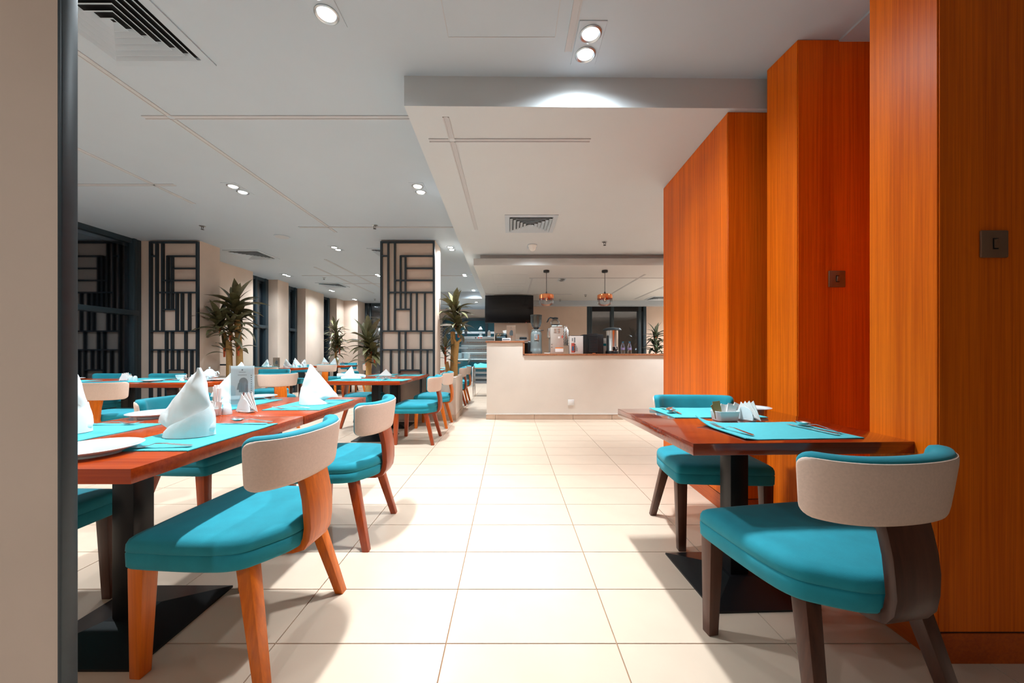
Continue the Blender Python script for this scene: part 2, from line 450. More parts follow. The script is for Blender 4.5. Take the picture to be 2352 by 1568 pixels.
fin([(3.0, 2.36), (1.376, 2.335), (1.42, 3.41), (3.0, 3.41)], LC)
struct(MB().box(1.99, 2.1, 1.45, 2.02, 0, HC).build('wall_right_recess', 'panel'))
struct(MB().box(1.8, 2.0, 2.22, 2.37, 0, HC).build('wall_right_gap', 'panel'))

def switch(x, y, z, label):
    t = thing('light_switch', label, 'light switch', (x, y, z))
    MB().box(-.045, .045, -.008, 0, -.045, .045).build('plate', 'bronze', t, bevel=.004)
    MB().box(-.0085, .0085, -.0095, -.007, -.018, .018).build('surround', 'black', t)
    MB().add([(-.006, -.009, -.014), (.006, -.009, -.014), (.006, -.009, .014), (-.006, -.009, .014),
              (-.006, -.011, -.014), (.006, -.011, -.014), (.006, -.018, .013), (-.006, -.018, .013)],
             [(0, 1, 2, 3), (4, 5, 6, 7), (0, 1, 5, 4), (1, 2, 6, 5), (2, 3, 7, 6), (3, 0, 4, 7)]).build('rocker', 'bronze', t)
switch(1.588, 1.218, 1.378, 'bronze light switch on the nearest wood panel at the right edge')
switch(1.775, 2.012, 1.423, 'bronze light switch on the middle recessed wood panel')

# ------------------------------------------------------------------ bar counter
def tiles_skirt(parent, x0, x1, y):
    x = x0; first = True
    while x < x1:
        nx = -.2242 + .6 * (math.floor((x + .2242) / .6 + 1e-6) + 1); nx = min(nx, x1)
        MB().box(x + .0025, nx - .0025, y - .012, y, .002, .078).build('skirting_tile', 'skirt', parent, bevel=.002, seg=1)
        x = nx
ct = thing('bar_counter', 'long beige bar counter with a raised left end', 'counter', (0, 5.72, 0))
MB().box(-.357, 3.2, 0, .14, 0, .985).box(-.357, -.22, .14, .75, 0, .985).box(-.357, .20, 0, .5, .985, 1.185).build('body', 'plaster', ct)
tiles_skirt(ct, -.37, 3.2, 0)
MB().box(-.37, 3.2, -.016, 0, .078, .084).build('skirting_cap', 'white_plastic', ct)
MB().box(.225, 3.22, -.02, .62, .985, 1.012).build('worktop', 'granite', ct, bevel=.004)
MB().box(-.375, .228, -.02, .52, 1.184, 1.21).build('raised_top', 'granite', ct, bevel=.004)
MB().box(.200, .228, -.012, .5, 1.0, 1.19).build('upstand', 'granite', ct, bevel=.004)
MB().box(-.2, 3.2, 1.5, 2.1, 0, .93).build('back_cabinet', 'plastic_black', ct)
t = thing('wall_socket', 'white wall socket low on the bar counter front', 'socket', (.945, 5.719, .26))
MB().box(-.048, .048, -.010, 0, -.045, .045).build('plate', 'white_plastic', t, bevel=.004)
MB().box(-.03, .03, -.012, -.009, -.03, .03).build('insert', 'paper', t, bevel=.002)

# ------------------------------------------------------------------ ceiling fittings
def lamp_light(x, y, z, w=LAMP_W, ang=78, blend=1.0):
    l = bpy.data.lights.new('lamp_or_fill_beam', 'SPOT'); l.energy = w; l.color = LAMP_COL
    l.spot_size = R(ang); l.spot_blend = blend; l.shadow_soft_size = .035
    o = bpy.data.objects.new('lamp_or_fill_beam', l); C.objects.link(o); o.location = (x, y, z)
    return o
dl_proto = {}
def downlight(x, y, z, label, double=True, on=True, w=LAMP_W, hidden=False, **kw):
    ys = (-.068, .068) if double else (0,)
    if on:
        for dy in ys: lamp_light(x, y + dy, z - .02, w, **kw)      # beam of each lamp
        lamp_light(x, y, z - .02, w * SPILL * len(ys), ang=158, blend=1.0)   # wide spill of the fitting
    if hidden: return
    key = (double, on)
    if key not in dl_proto:
        t = thing('downlight', label, 'ceiling light', (x, y, z), 0, 'recessed downlights')
        L = .145 if double else .075
        MB().box(-.072, .072, -L, L, -.004, .002).build('plate', 'ceiling', t, bevel=.0015, seg=1)
        for dy in ys:
            MB().rings([[(r * math.cos(2 * PI * i / 28), dy + r * math.sin(2 * PI * i / 28), h) for i in range(28)] for r, h in
                        ((.058, -.003), (.058, -.009), (.052, -.013), (.043, -.009), (.040, -.004))], cap0=False, cap1=False).build('ring', 'brushed', t, smooth=40)
            MB().lathe([(.001, -.0085), (.0385, -.0085), (.0395, -.0055), (.001, -.0050)], 0, dy, 28).build('lamp_face', 'lamp' if on else 'void', t)
        dl_proto[key] = t
        return t
    return dup(dl_proto[key], (x, y, z), 0, label)
downlight(.43, 2.04, HC, 'square double downlight just before the white beam')
downlight(-.92, 1.79, HC, 'downlight cut by the top of the photo, nearest on the left')
downlight(-.94, 3.84, HC, 'double downlight just left of the beam, above the aisle')
downlight(-2.82, 3.84, HC, 'double downlight above the near left tables, beside the long strip')
downlight(-2.82, 6.01, HC, 'double downlight between the ceiling speaker and the centre column')
downlight(-.955, 6.01, HC, 'double downlight right beside the centre column')
downlight(-4.87, 8.07, HC, 'double downlight along the left wall beyond the first long vent')
downlight(-2.87, 8.07, HC, 'downlight peeping from behind the centre column on the left')
downlight(-.985, 8.07, HC, 'second downlight right of the centre column, farther off')
downlight(-4.84, 10.06, HC, 'double downlight beyond the farthest ceiling vent')
downlight(-.98, 10.0, HC, 'downlight close before the far ceiling drop', w=LAMP_W * .8)
downlight(-4.9, 11.69, HC, 'farthest downlight washing the far left wall', w=LAMP_W * .6)
downlight(.317, 5.30, LC, 'single downlight beside the white dome sensor before the bar', double=False, w=LAMP_W * 1.2)
downlight(-.99, 10.95, LC, 'small round downlight under the far ceiling drop', double=False)
downlight(.95, 6.75, RC, 'unlit black double downlight between the two copper pendants', on=False)
for x, y, z in ((-4.87, 3.6, HC), (-2.9, 1.5, HC), (2.6, 5.2, LC), (.2, 13.0, HC), (-1.6, 13.0, HC),
                (3.9, 8.2, RC), (3.3, 6.9, RC), (4.6, 7.4, RC), (-2.9, 10.4, HC), (-1.3, -.9, HC), (-2.9, -.9, HC)):
    downlight(x, y, z, '', hidden=True, w=LAMP_W * (.6 if y < 0 else 1.7 if z == RC else 1))  # unseen lamps without fittings; those above the bar added to brighten its back wall

vent_p = {}
def vent(x, y, z, label, s=.59):
    if 'p' not in vent_p:
        t = thing('ceiling_vent', label, 'air vent', (x, y, z), 0, 'square ceiling vents')
        h = s / 2; n = 6
        def sq(r, zz): return [(-r, -r, zz), (r, -r, zz), (r, r, zz), (-r, r, zz)]
        MB().rings([sq(h, .001), sq(h, -.008), sq(h - .05, -.012), sq(h - .055, -.001)], False, False).build('frame', 'ceiling', t)
        MB().box(-h + .05, h - .05, -h + .05, h - .05, -.0005, .0005).build('backing', 'void', t)
        r = h - .058
        for k in range(n):
            rr = r - k * (r / n)
            ri = rr - .024
            if ri < .004: ri = .004
            MB().rings([sq(rr, -.024), sq(rr - .003, -.025), sq(max(ri - .007, .002), -.003), sq(max(ri - .004, .003), -.002)], False, False).build('vane', 'ceiling', t)
        vent_p['p'] = t; return t
    return dup(vent_p['p'], (x, y, z), 0, label)
vent(-2.03, 1.895, HC, 'large square ceiling vent in the top left corner')
vent(.24, 4.355, LC, 'square vent in the lowered ceiling above the aisle')
vent(-4.45, 6.4, HC, 'square ceiling vent right of the left column')
vent(-4.42, 9.25, HC, 'farthest square vent over the far left tables')
vent(-2.03, 6.3, HC, 'square vent half hidden behind the centre column')
vent(3.66, 9.0, RC, 'small vent over the right end of the bar')

spr_p = []
def sprinkler(x, y, z, label):
    if not spr_p:
        t = thing('sprinkler', label, 'sprinkler', (x, y, z), 0, 'fire sprinklers')
        MB().lathe([(.001, .001), (.038, .001), (.038, -.004), (.02, -.012), (.001, -.012)], n=18).build('rosette', 'brushed', t, smooth=40)
        mb = MB().tube([(-.012, 0, -.01), (-.014, 0, -.03), (0, 0, -.045)], .003, 6).tube([(.012, 0, -.01), (.014, 0, -.03), (0, 0, -.045)], .003, 6)
        mb.lathe([(.001, -.046), (.020, -.046), (.020, -.049), (.001, -.049)], n=12).build('head', 'black', t)
        spr_p.append(t); return
    dup(spr_p[0], (x, y, z), 0, label)
sprinkler(-4.12, 4.96, HC, 'sprinkler above the left column area')
sprinkler(-1.80, 4.93, HC, 'sprinkler just before the centre column')
sprinkler(1.294, 5.05, LC, 'sprinkler in the lowered ceiling near the wood panels')
sprinkler(-4.18, 8.33, HC, 'sprinkler beyond the left vent, mid distance')
sprinkler(-4.23, 11.6, HC, 'farthest sprinkler left of the centre column')
sprinkler(1.73, 8.46, RC, 'sprinkler over the bar between the pendants')
sprinkler(1.25, 9.2, RC, 'sprinkler beside the left pendant, near the back wall')
t = thing('ceiling_speaker', 'round flush speaker grille in the left ceiling', 'speaker', (-3.33, 5.41, HC))
MB().lathe([(.001, .001), (.105, .001), (.105, -.006), (.095, -.008), (.001, -.008)], n=28).build('rim', 'ceiling', t, smooth=40)
MB().lathe([(.001, -.007), (.09, -.007), (.09, -.0095), (.001, -.0095)], n=28).build('grille', 'strip', t)
t = thing('dome_sensor', 'white dome sensor hanging before the bar', 'sensor', (.317, 5.19, LC))
MB().lathe([(.001, .001), (.062, .001), (.062, -.02), (.056, -.024), (.050, -.05), (.034, -.075), (.014, -.088), (.001, -.09)], n=24).build('dome', 'white_plastic', t, smooth=50)
MB().lathe([(.068, .001), (.068, -.006), (.060, -.006), (.060, .001)], n=24).build('base_ring', 'ceiling', t)

def pendant(x, y, label):
    t = thing('pendant_lamp', label, 'pendant lamp', (x, y, RC))
    MB().lathe([(.001, .001), (.048, .001), (.048, -.03), (.044, -.034), (.001, -.034)], n=24).build('canopy', 'plastic_black', t, smooth=40)
    MB().tube([(0, 0, -.03), (0, 0, -.36)], .0045, 8).build('cord', 'plastic_black', t)
    MB().lathe([(.001, -.34), (.006, -.34), (.010, -.355), (.018, -.37), (.020, -.385), (.001, -.385)], n=16).build('socket', 'plastic_black', t, smooth=40)
    MB().lathe([(.015, -.378), (.07, -.381), (.105, -.390), (.119, -.402), (.121, -.415), (.121, -.462), (.118, -.462), (.118, -.414), (.10, -.396), (.015, -.384)], n=36).build('copper_top', 'copper', t, smooth=40)
    MB().rings([[(r * math.cos(2 * PI * i / 36), r * math.sin(2 * PI * i / 36), z) for i in range(36)] for r, z in
                ((.120, -.462), (.121, -.50), (.121, -.525), (.112, -.548), (.092, -.558), (.075, -.572), (.045, -.575), (.001, -.576))], False, True).build('glass_bowl', 'clear', t, smooth=60)
    b = MB().lathe([(.001, -.385), (.014, -.387), (.015, -.42), (.022, -.445), (.028, -.47), (.022, -.50), (.010, -.512), (.001, -.514)], n=18).build('bulb', 'clear', t, smooth=60)
    MB().tube([(0, 0, -.43), (.006, 0, -.45), (-.006, 0, -.47), (.004, 0, -.49)], .002, 5).build('filament', 'amber', b)
pendant(.593, 6.0, 'left copper and glass pendant lamp over the bar')
pendant(1.54, 6.0, 'right copper and glass pendant lamp over the bar')

# television
t = thing('television', 'black wall television above the bar, facing the room', 'television', (.0, 8.46, 2.03))
MB().box(-.57, .54, 0, .05, -.315, .315).build('housing', 'plastic_black', t, bevel=.006)
MB().box(-.562, .532, -.003, .002, -.300, .307).build('screen', 'screen', t)
MB().box(-.2, .2, .05, .12, -.2, .2).build('bracket', 'black', t)
MB().box(.37, .38, -.003, .0, -.316, -.309).build('standby_light', 'red_led', t)
MB().box(-.04, -.01, -.0035, .0, -.312, -.305).build('emblem', 'grey_print', t)

# ------------------------------------------------------------------ chairs
def smooth_poly(p, it=2):
    for _ in range(it):
        q = []
        for i in range(len(p)):
            a, b = Vector(p[i]), Vector(p[(i + 1) % len(p)])
            q += [a.lerp(b, .25), a.lerp(b, .75)]
        p = q
    return [tuple(v) for v in p]
SEAT = smooth_poly([(-.241, .228), (-.222, .237), (0, .241), (.222, .237), (.241, .228), (.246, .205), (.250, .0), (.238, -.135), (.17, -.185), (.085, -.236), (-.085, -.236), (-.17, -.185), (-.238, -.135), (-.250, .0), (-.246, .205)], 3)
def chair_parts(root, wm):
    cx, cy = 0, 0
    def ring(z, ins, dz=0): return [(x * (1 - ins / .245), (y) * (1 - ins / .24), z) for x, y in SEAT]
    rs = [ring(.348, .02), ring(.350, .006), ring(.358, .001), ring(.398, 0), ring(.402, .0035), ring(.406, .0), ring(.425, .001), ring(.438, .006), ring(.446, .016),
          ring(.451, .035), ring(.455, .08), ring(.457, .15), ring(.458, .23)]
    MB().rings(rs).build('seat', 'teal', root, smooth=60)
    # back pad, curved in plan, rounded corners
    nu, ns_ = 32, 0
    def centre(u):
        x = .214 * math.sin(u * 1.18) / math.sin(1.18)
        y = -.232 + .050 * u * u + .040 * abs(u) ** 4
        return Vector((x, y))
    def pad(u0, u1, hz, th, off, zc, nm, m, par, rc):
        rings = []
        N = 34
        for i in range(N + 1):
            u = u0 + (u1 - u0) * (.5 - .5 * math.cos(PI * i / N))
            # distance from the end, for rounded corners
            e = max(0.0, min(u - u0, u1 - u) * .222)
            k = 1.0 if e > rc else math.sqrt(max(0, 1 - ((rc - e) / rc) ** 2))
            hh = hz - rc * (1 - k)
            tt = th * (0.35 + .65 * min(1, (e / (rc * .8)) ** .5)) if e < rc * .8 else th
            c = centre(u); d = (centre(min(u + .02, 1.2)) - centre(u - .02)).normalized(); n = Vector((d.y, -d.x))  # outward (back)
            r = []
            for j in range(16):
                a = 2 * PI * j / 16
                ca, sa = math.cos(a), math.sin(a)
                px = math.copysign(abs(ca) ** .45, ca) * tt / 2; pz = math.copysign(abs(sa) ** .38, sa) * hh
                zz = zc + pz + .006 * (u * u)
                rake = (zz - .60) * .12
                p = c + n * (off + px + rake)
                r.append((p.x, p.y, zz))
            rings.append(r)
        return MB().rings(rings).build(nm, m, par, smooth=60)
    pd = pad(-1.0, 1.0, .089, .052, -.006, .668, 'backrest', 'teal', root, .03)
    pad(-.985, .985, .083, .022, .0125, .664, 'back_cover', 'beige', root, .028)
    # bent wood spine
    prof = [(-.228, .60), (-.238, .56), (-.248, .51), (-.253, .46), (-.254, .41), (-.248, .37), (-.234, .345), (-.20, .335), (-.12, .333)]
    rs = []
    for i, (y, z) in enumerate(prof):
        a = Vector(prof[max(i - 1, 0)]); b = Vector(prof[min(i + 1, len(prof) - 1)]); d = (b - a).normalized(); n = Vector((d.y, -d.x)) * .014
        w = .072 if i < 4 else .068
        rs.append([(-w, y + n.x, z + n.y), (w, y + n.x, z + n.y), (w, y - n.x, z - n.y), (-w, y - n.x, z - n.y)])
    MB().rings(rs).build('spine', wm, root, bevel=.004)
    for s in (-1, 1):
        MB().bar((s * .212, .195, .352), (s * .212, .205, 0), .052, .038, .052, .036).build('leg', wm, root, bevel=.003)
        MB().bar((s * .175, -.125, .352), (s * .228, -.215, 0), .050, .036, .048, .034).build('leg', wm, root, bevel=.003)
protos = {}
def chair(x, y, rz, label, group, wm):
    if wm not in protos:
        t = thing('dining_chair', label, 'chair', (x, y, 0), rz, group); chair_parts(t, wm); protos[wm] = t; return t
    return dup(protos[wm], (x, y, 0), rz, label, group)
G1, G2, G3 = 'chairs at the near left table', 'chairs at the right table', 'chairs at the tables in the middle distance'
G4, G5 = 'chairs at the long table by the left windows', 'chairs around the far left tables'
chair(-.953, 1.372, 86, 'nearest left chair, orange legs, beige back turned to the aisle', G1, 'leg_orange')
chair(-.955, 2.14, 90, 'second left chair in the aisle row, red-brown legs, beyond the nearest', G1, 'leg_red')
chair(-1.88, 1.34, -90, 'chair half hidden behind the dark wall profile, only its seat seen', G1, 'leg_dark')
chair(-1.87, 2.26, -93, 'chair across the near left table, teal inner back facing the aisle', G1, 'leg_red')
chair(.976, 1.185, 9.5, 'nearest right chair with dark brown legs and big beige back', G2, 'leg_dark')
chair(1.115, 2.11, 176, 'chair behind the right table facing the camera', G2, 'leg_dark')
chair(-1.07, 4.34, 90, 'front chair on the aisle side of the middle table', G3, 'leg_red')
chair(-1.07, 5.24, 90, 'second chair at the middle table, beside the planter', G3, 'leg_orange')
chair(-2.08, 5.24, -90, 'chair on the window side of the middle table', G3, 'leg_red')
chair(-1.08, 6.98, 90, 'chair just behind the planter, only its back showing', G3, 'leg_red')
chair(-1.08, 7.78, 90, 'chair beyond the planter nearest the steel trolley', G3, 'leg_orange')
chair(-3.88, 3.67, 4, 'chair with its beige back to us at the long left table', G4, 'leg_orange')
chair(-5.12, 4.59, 180, 'teal backed chair behind the long left table, nearest the window', G4, 'leg_dark')
chair(-4.40, 4.59, 180, 'teal backed chair behind the long left table, before the lattice', G4, 'leg_dark')
chair(-3.20, 5.02, 50, 'stray chair with beige back between the long table and the middle table', G5, 'leg_orange')
chair(-3.84, 5.93, 192, 'chair facing us beyond the menu stand, teal inner back', G5, 'leg_red')
chair(-4.78, 7.42, 0, 'chair with its back to us at the far table with the menu', G5, 'leg_orange')
chair(-4.36, 8.98, 0, 'far chair with grey-beige back and orange spine, seen from behind', G5, 'leg_orange')
chair(-4.82, 8.33, 180, 'chair on the back side of the nearer far table', G5, 'leg_dark')
chair(-4.42, 9.98, 180, 'farthest chair, facing us behind the last table', G5, 'leg_dark')
chair(-3.86, 9.55, 90, 'chair at the aisle end of the last table', G5, 'leg_orange')

# ------------------------------------------------------------------ tables
def table(x, y, rz, w, d, m, label, group):
    t = thing('dining_table', label, 'table', (x, y, 0), rz, group)
    MB().box(-w / 2, w / 2, -d / 2, d / 2, TT - .042, TT).build('table_top', m, t, bevel=.0025)
    MB().box(-w / 2 + .06, w / 2 - .06, -d / 2 + .06, d / 2 - .06, TT - .05, TT - .041).build('underframe', 'black', t)
    MB().box(-.04, .04, -.04, .04, .03, TT - .045).build('post', 'black', t, bevel=.003)
    b = .215
    MB().rings([[(-b, -b, 0), (b, -b, 0), (b, b, 0), (-b, b, 0)], [(-b, -b, .008), (b, -b, .008), (b, b, .008), (-b, b, .008)],
                [(-.055, -.055, .045), (.055, -.055, .045), (.055, .055, .045), (-.055, .055, .045)]]).build('base_plate', 'black', t)
    return t
GT = 'square pedestal tables'
table(-1.423, 1.400, 0, .825, .826, 'table_red', 'near left table with red-brown top', GT)
table(-1.420, 2.207, 0, .822, .780, 'table_red', 'table pushed against the far side of the near left table', GT)
table(1.012, 1.672, 2.0, .80, .79, 'table_dark', 'single dark red table against the wood panels', GT)
table(-1.615, 4.47, 0, .81, .80, 'table_red', 'middle table nearer to us, cluttered with cutlery', GT)
table(-1.615, 5.22, 0, .81, .69, 'table_red', 'middle table pushed up to the lattice column', GT)
for i, (x, l) in enumerate(((-5.02, 'leftmost third of the long table by the windows'), (-4.26, 'middle third of the long table by the windows'), (-3.50, 'right third of the long table by the windows'))):
    table(x, 4.13, 0, .757, .76, 'table_red', l, GT)
table(-4.80, 7.87, 0, .80, .78, 'table_red', 'far left table carrying the menu and upturned glasses', GT)
table(-4.45, 9.45, 0, .80, .78, 'table_red', 'last table before the far left wall', GT)
table(-1.62, 6.95, 0, .80, .78, 'table_red', 'table hidden behind the centre column, nearer one', GT)
table(-1.62, 7.76, 0, .80, .78, 'table_red', 'table behind the centre column toward the kitchen', GT)

# ------------------------------------------------------------------ tableware
P = {}
def inst(key, x, y, z, rz, label, group, cat, maker):
    if key not in P:
        t = thing(maker[0], label, cat, (x, y, z), rz, group); maker[1](t); P[key] = t; return t
    return dup(P[key], (x, y, z), rz, label, group)

def mk_mat(root, curl=0):
    w, d = .225, .155; nx, ny = 18, 12; vs = []; fs = []
    for side, dz in ((0, .0035), (1, .0005)):
        for j in range(ny + 1):
            for i in range(nx + 1):
                x = -w + 2 * w * i / nx; y = -d + 2 * d * j / ny
                c = max(0, 1 - math.hypot(x + w, y - d) / .14) ** 2 * .028 * curl + max(0, (-x - w + .05) / .05) * .006 * curl
                vs.append((x, y, dz + c + .0004 * math.sin(x * 40)))
    n = (nx + 1) * (ny + 1)
    for j in range(ny):
        for i in range(nx):
            a = j * (nx + 1) + i; q = (a, a + 1, a + nx + 2, a + nx + 1); fs.append(q); fs.append(tuple(n + k for k in q[::-1]))
    per = [i for i in range(nx)] + [nx + j * (nx + 1) for j in range(ny)] + [n - 1 - i for i in range(nx)] + [(ny - j) * (nx + 1) for j in range(ny)]
    for k in range(len(per)):
        a, b = per[k], per[(k + 1) % len(per)]; fs.append((a, b, n + b, n + a))
    MB().add(vs, fs).build('mat_sheet', 'mat', root, smooth=50)
    mb = MB()
def placemat(x, y, rz, label, group, curl=0):
    return inst(('mat', curl), x, y, TT, rz, label, group, 'placemat', ('placemat', lambda r: mk_mat(r, curl)))

def strip_solid(path, root, nm, m, th=.0016):
    """path: list of (y, z, halfwidth)"""
    rs = []
    for y, z, w in path: rs.append([(-w, y, z), (w, y, z), (w, y, z + th), (-w, y, z + th)])
    return MB().rings(rs).build(nm, m, root, smooth=60)
def mk_fork(r):
    strip_solid([(-.10, .003, .006), (-.095, .004, .009), (-.06, .008, .007), (-.02, .013, .004), (.01, .013, .0035), (.028, .006, .007), (.042, .003, .012), (.056, .003, .0125)], r, 'handle', 'steel')
    for k in range(4):
        x = -.0095 + k * .00635
        rs = []
        for y, z, w in ((.054, .003, .0022), (.075, .006, .0018), (.098, .013, .0010)): rs.append([(x - w, y, z), (x + w, y, z), (x + w, y, z + .0016), (x - w, y, z + .0016)])
        MB().rings(rs).build('tine', 'steel', r)
def mk_knife(r):
    strip_solid([(-.11, .003, .006), (-.10, .003, .0085), (-.03, .003, .006), (-.015, .003, .005)], r, 'handle', 'steel', .005)
    MB().prism([(-.004, -.016), (.006, -.016), (.0085, .03), (.006, .085), (-.002, .105), (-.005, .08)], .003, .0045).build('blade', 'steel', r)
def mk_spoon(r):
    strip_solid([(-.10, .003, .006), (-.095, .004, .009), (-.05, .009, .006), (.0, .014, .0035), (.022, .010, .0035), (.034, .006, .006)], r, 'handle', 'steel')
    n = 20; rs = []
    for s, z in ((.15, .001), (.5, .0025), (.8, .0065), (1.0, .0115), (1.02, .0125), (.97, .0125), (.78, .0080), (.5, .0042), (.12, .003)):
        rs.append([(.020 * s * math.cos(2 * PI * i / n), .062 + .031 * s * math.sin(2 * PI * i / n), z + .002) for i in range(n)])
    MB().rings(rs).build('bowl', 'steel', r, smooth=70)
def cutlery(kind, x, y, rz, label, group='cutlery on the placemats', z=TT + .0035):
    mk = {'fork': mk_fork, 'knife': mk_knife, 'spoon': mk_spoon}[kind]
    return inst(kind, x, y, z, rz, label, group, kind, (kind, mk))
def mk_plate(r):
    MB().lathe([(.001, .008), (.055, .008), (.068, .006), (.07, .0), (.074, .0), (.074, .006), (.10, .014), (.118, .021), (.120, .0235), (.117, .0245),
                (.095, .017), (.075, .0125), (.055, .0115), (.001, .0115)], n=48).build('dish', 'china', r, smooth=50)
def plate(x, y, label, z=TT, s=1.0):
    o = inst('plate', x, y, z, 0, label, 'white side plates', 'plate', ('side_plate', mk_plate)); o.scale = (s, s, s); return o

def napkin_shape(root, wing=1):
    """tall folded cone with a flaring wing and a wrapped cuff; wing +1 to the left, -1 to the right"""
    def interp(tab, z):
        for (z0, x0), (z1, x1) in zip(tab, tab[1:]):
            if z <= z1: return x0 + (x1 - x0) * (z - z0) / (z1 - z0 + 1e-9)
        return tab[-1][1]
    L = [(0, -.088), (.02, -.115), (.043, -.155), (.06, -.148), (.12, -.098), (.19, -.040), (.235, -.002), (.25, .012)]
    Rr = [(0, .062), (.012, .076), (.03, .080), (.08, .069), (.13, .058), (.18, .044), (.23, .026), (.25, .018)]
    zs = [0, .01, .02, .032, .043, .06, .08, .10, .13, .16, .19, .215, .235, .25]
    N = 22; rings = []
    for z in zs:
        l, r = interp(L, z), interp(Rr, z); mid = (l + r) / 2; hw = (r - l) / 2
        ring = []
        dep = .050 * (1 - z / .27) ** .8 + .004
        for i in range(N):
            a = 2 * PI * i / N; x = mid + hw * math.cos(a)
            y = -dep * math.sin(a) if math.sin(a) > 0 else -dep * .55 * math.sin(a)
            t = (x - l) / (2 * hw + 1e-6)
            if t < .4: y *= .35 + .65 * t / .4     # thin wing
            y += .006 * math.sin(z * 60 + x * 50)
            zz = z
            if z < .04 and t < .35: zz = z + (.35 - t) * .09 * (1 - z / .06)   # wing lifts off the table
            ring.append((x * wing, y, zz))
        rings.append(ring)
    MB().rings(rings).build('folded_cone', 'linen', root, smooth=60)
    # wrapped cuff: a band rising diagonally to the far side
    rs = []
    for k in range(17):
        t = k / 16; a = PI * (1.02 - 1.10 * t)
        r0 = .073; x = -.012 + r0 * 1.14 * math.cos(a); y = -.060 * math.sin(a) - .004
        top = .012 + .105 * t ** 1.1
        rs.append([((x * 1.0) * wing, y, 0), ((x * 1.05) * wing, y * 1.13 - .004, .001), ((x * 1.02) * wing, y * 1.02 - .006, top * .6), ((x * .90) * wing, y * .86 - .007, top), ((x * .84) * wing, y * .72, top - .006)])
    MB().rings(rs).build('cuff', 'linen', root, smooth=60)
def napkin(x, y, rz, label, wing=1, s=1.0, z=TT + .004):
    o = inst(('nap', wing), x, y, z, rz, label, 'folded white napkins', 'napkin', ('folded_napkin', lambda r: napkin_shape(r, wing))); o.scale = (s,) * 3; return o

GM = 'turquoise placemats'
placemat(-1.165, 1.385, 90, 'placemat under the biggest folded napkin', GM)
placemat(-1.18, 2.215, 90, 'placemat near the aisle end of the second left table', GM)
placemat(-1.66, 1.385, -90, 'placemat beside the dark wall profile, window side', GM)
placemat(-1.66, 2.23, -90, 'placemat behind the menu stand on the left tables', GM)
placemat(1.045, 1.475, 4, 'placemat with a curled corner nearest on the right table', GM, 1)
placemat(1.005, 1.915, 181, 'placemat on the far side of the right table', GM)
napkin(-1.175, 1.385, -3, 'largest folded white napkin on the near left table')
napkin(-1.19, 2.235, 4, 'folded white napkin with pleated right side on the second left table', -1, .95)
napkin(-1.70, 1.42, 20, 'folded napkin cut by the dark wall profile')
napkin(-1.655, 2.26, 12, 'folded napkin standing behind the menu stand', 1)
cutlery('fork', -1.135, 1.195, 96, 'fork beside the near plate on the left table')
cutlery('knife', -1.15, 1.585, 88, 'knife at the far side of the biggest napkin')
cutlery('spoon', -1.13, 1.615, 84, 'spoon lying over the knife, left table', z=TT + .007)
cutlery('fork', -1.20, 2.03, 93, 'fork before the pleated napkin')
cutlery('knife', -1.16, 2.385, 88, 'knife right of the pleated napkin')
cutlery('fork', -1.67, 1.575, -86, 'fork on the window side near the whole plate')
cutlery('fork', -1.62, 2.42, -80, 'fork behind the menu stand')
cutlery('fork', .868, 1.455, 14, 'fork on the curled placemat, right table')
cutlery('knife', 1.195, 1.475, 10, 'knife on the curled placemat, right table')
cutlery('spoon', 1.235, 1.49, 6, 'spoon over the knife on the right table', z=TT + .007)
cutlery('fork', .835, 1.95, 178, 'fork on the far placemat of the right table')
cutlery('knife', .862, 1.93, 172, 'knife crossing the spoon on the far placemat')
cutlery('spoon', .848, 1.94, 150, 'spoon face down on the far placemat, right table', z=TT + .009)
plate(-1.285, 1.135, 'white plate nearest the camera, cut by the dark profile')
plate(-1.715, 1.80, 'white plate on the window side of the left tables', s=.95)
plate(-1.70, 2.52, 'white plate behind the menu stand', s=.85)
plate(1.318, 2.005, 'white plate by the wood panels on the right table', s=.72)

def sachet_caddy(x, y, rz, label, big=1.0):
    t = thing('sachet_caddy', label, 'caddy', (x, y, TT), rz)
    t.scale = (big,) * 3
    def rr(w, d, z, k=.012): return [(a * w + (-sa) * k * 0, b * d, z) for a, b, sa in ((-1, -.7, 0), (-.8, -1, 0), (.8, -1, 0), (1, -.7, 0), (1, .7, 0), (.8, 1, 0), (-.8, 1, 0), (-1, .7, 0))]
    MB().rings([rr(.044, .030, 0), rr(.048, .033, .004), rr(.054, .036, .042), rr(.055, .037, .046), rr(.051, .033, .046), rr(.047, .029, .010), rr(.02, .02, .009)]).build('bowl', 'china', t, bevel=.002, smooth=50)
    random.seed(int(abs(x) * 100))
    for k in range(8):
        px = -.036 + k * .0102; tilt = random.uniform(-.5, .5); h = random.uniform(.062, .082)
        mb = MB(); w = .016
        mb.rings([[(-w, -.0012, .0), (w, -.0012, .0), (w, .0012, .0), (-w, .0012, .0)], [(-w, -.003, h * .5), (w, -.003, h * .5), (w, .003, h * .5), (-w, .003, h * .5)],
                  [(-w, -.0008, h), (w, -.0008, h), (w, .0008, h), (-w, .0008, h)]])
        s = mb.build('sachet', 'tissue_box' if k in (0, 1) else 'paper', t)
        s.location = (px, -.012 + .006 * (k % 4), .012); s.rotation_euler = (tilt * .3, tilt, R(random.uniform(-30, 30)))
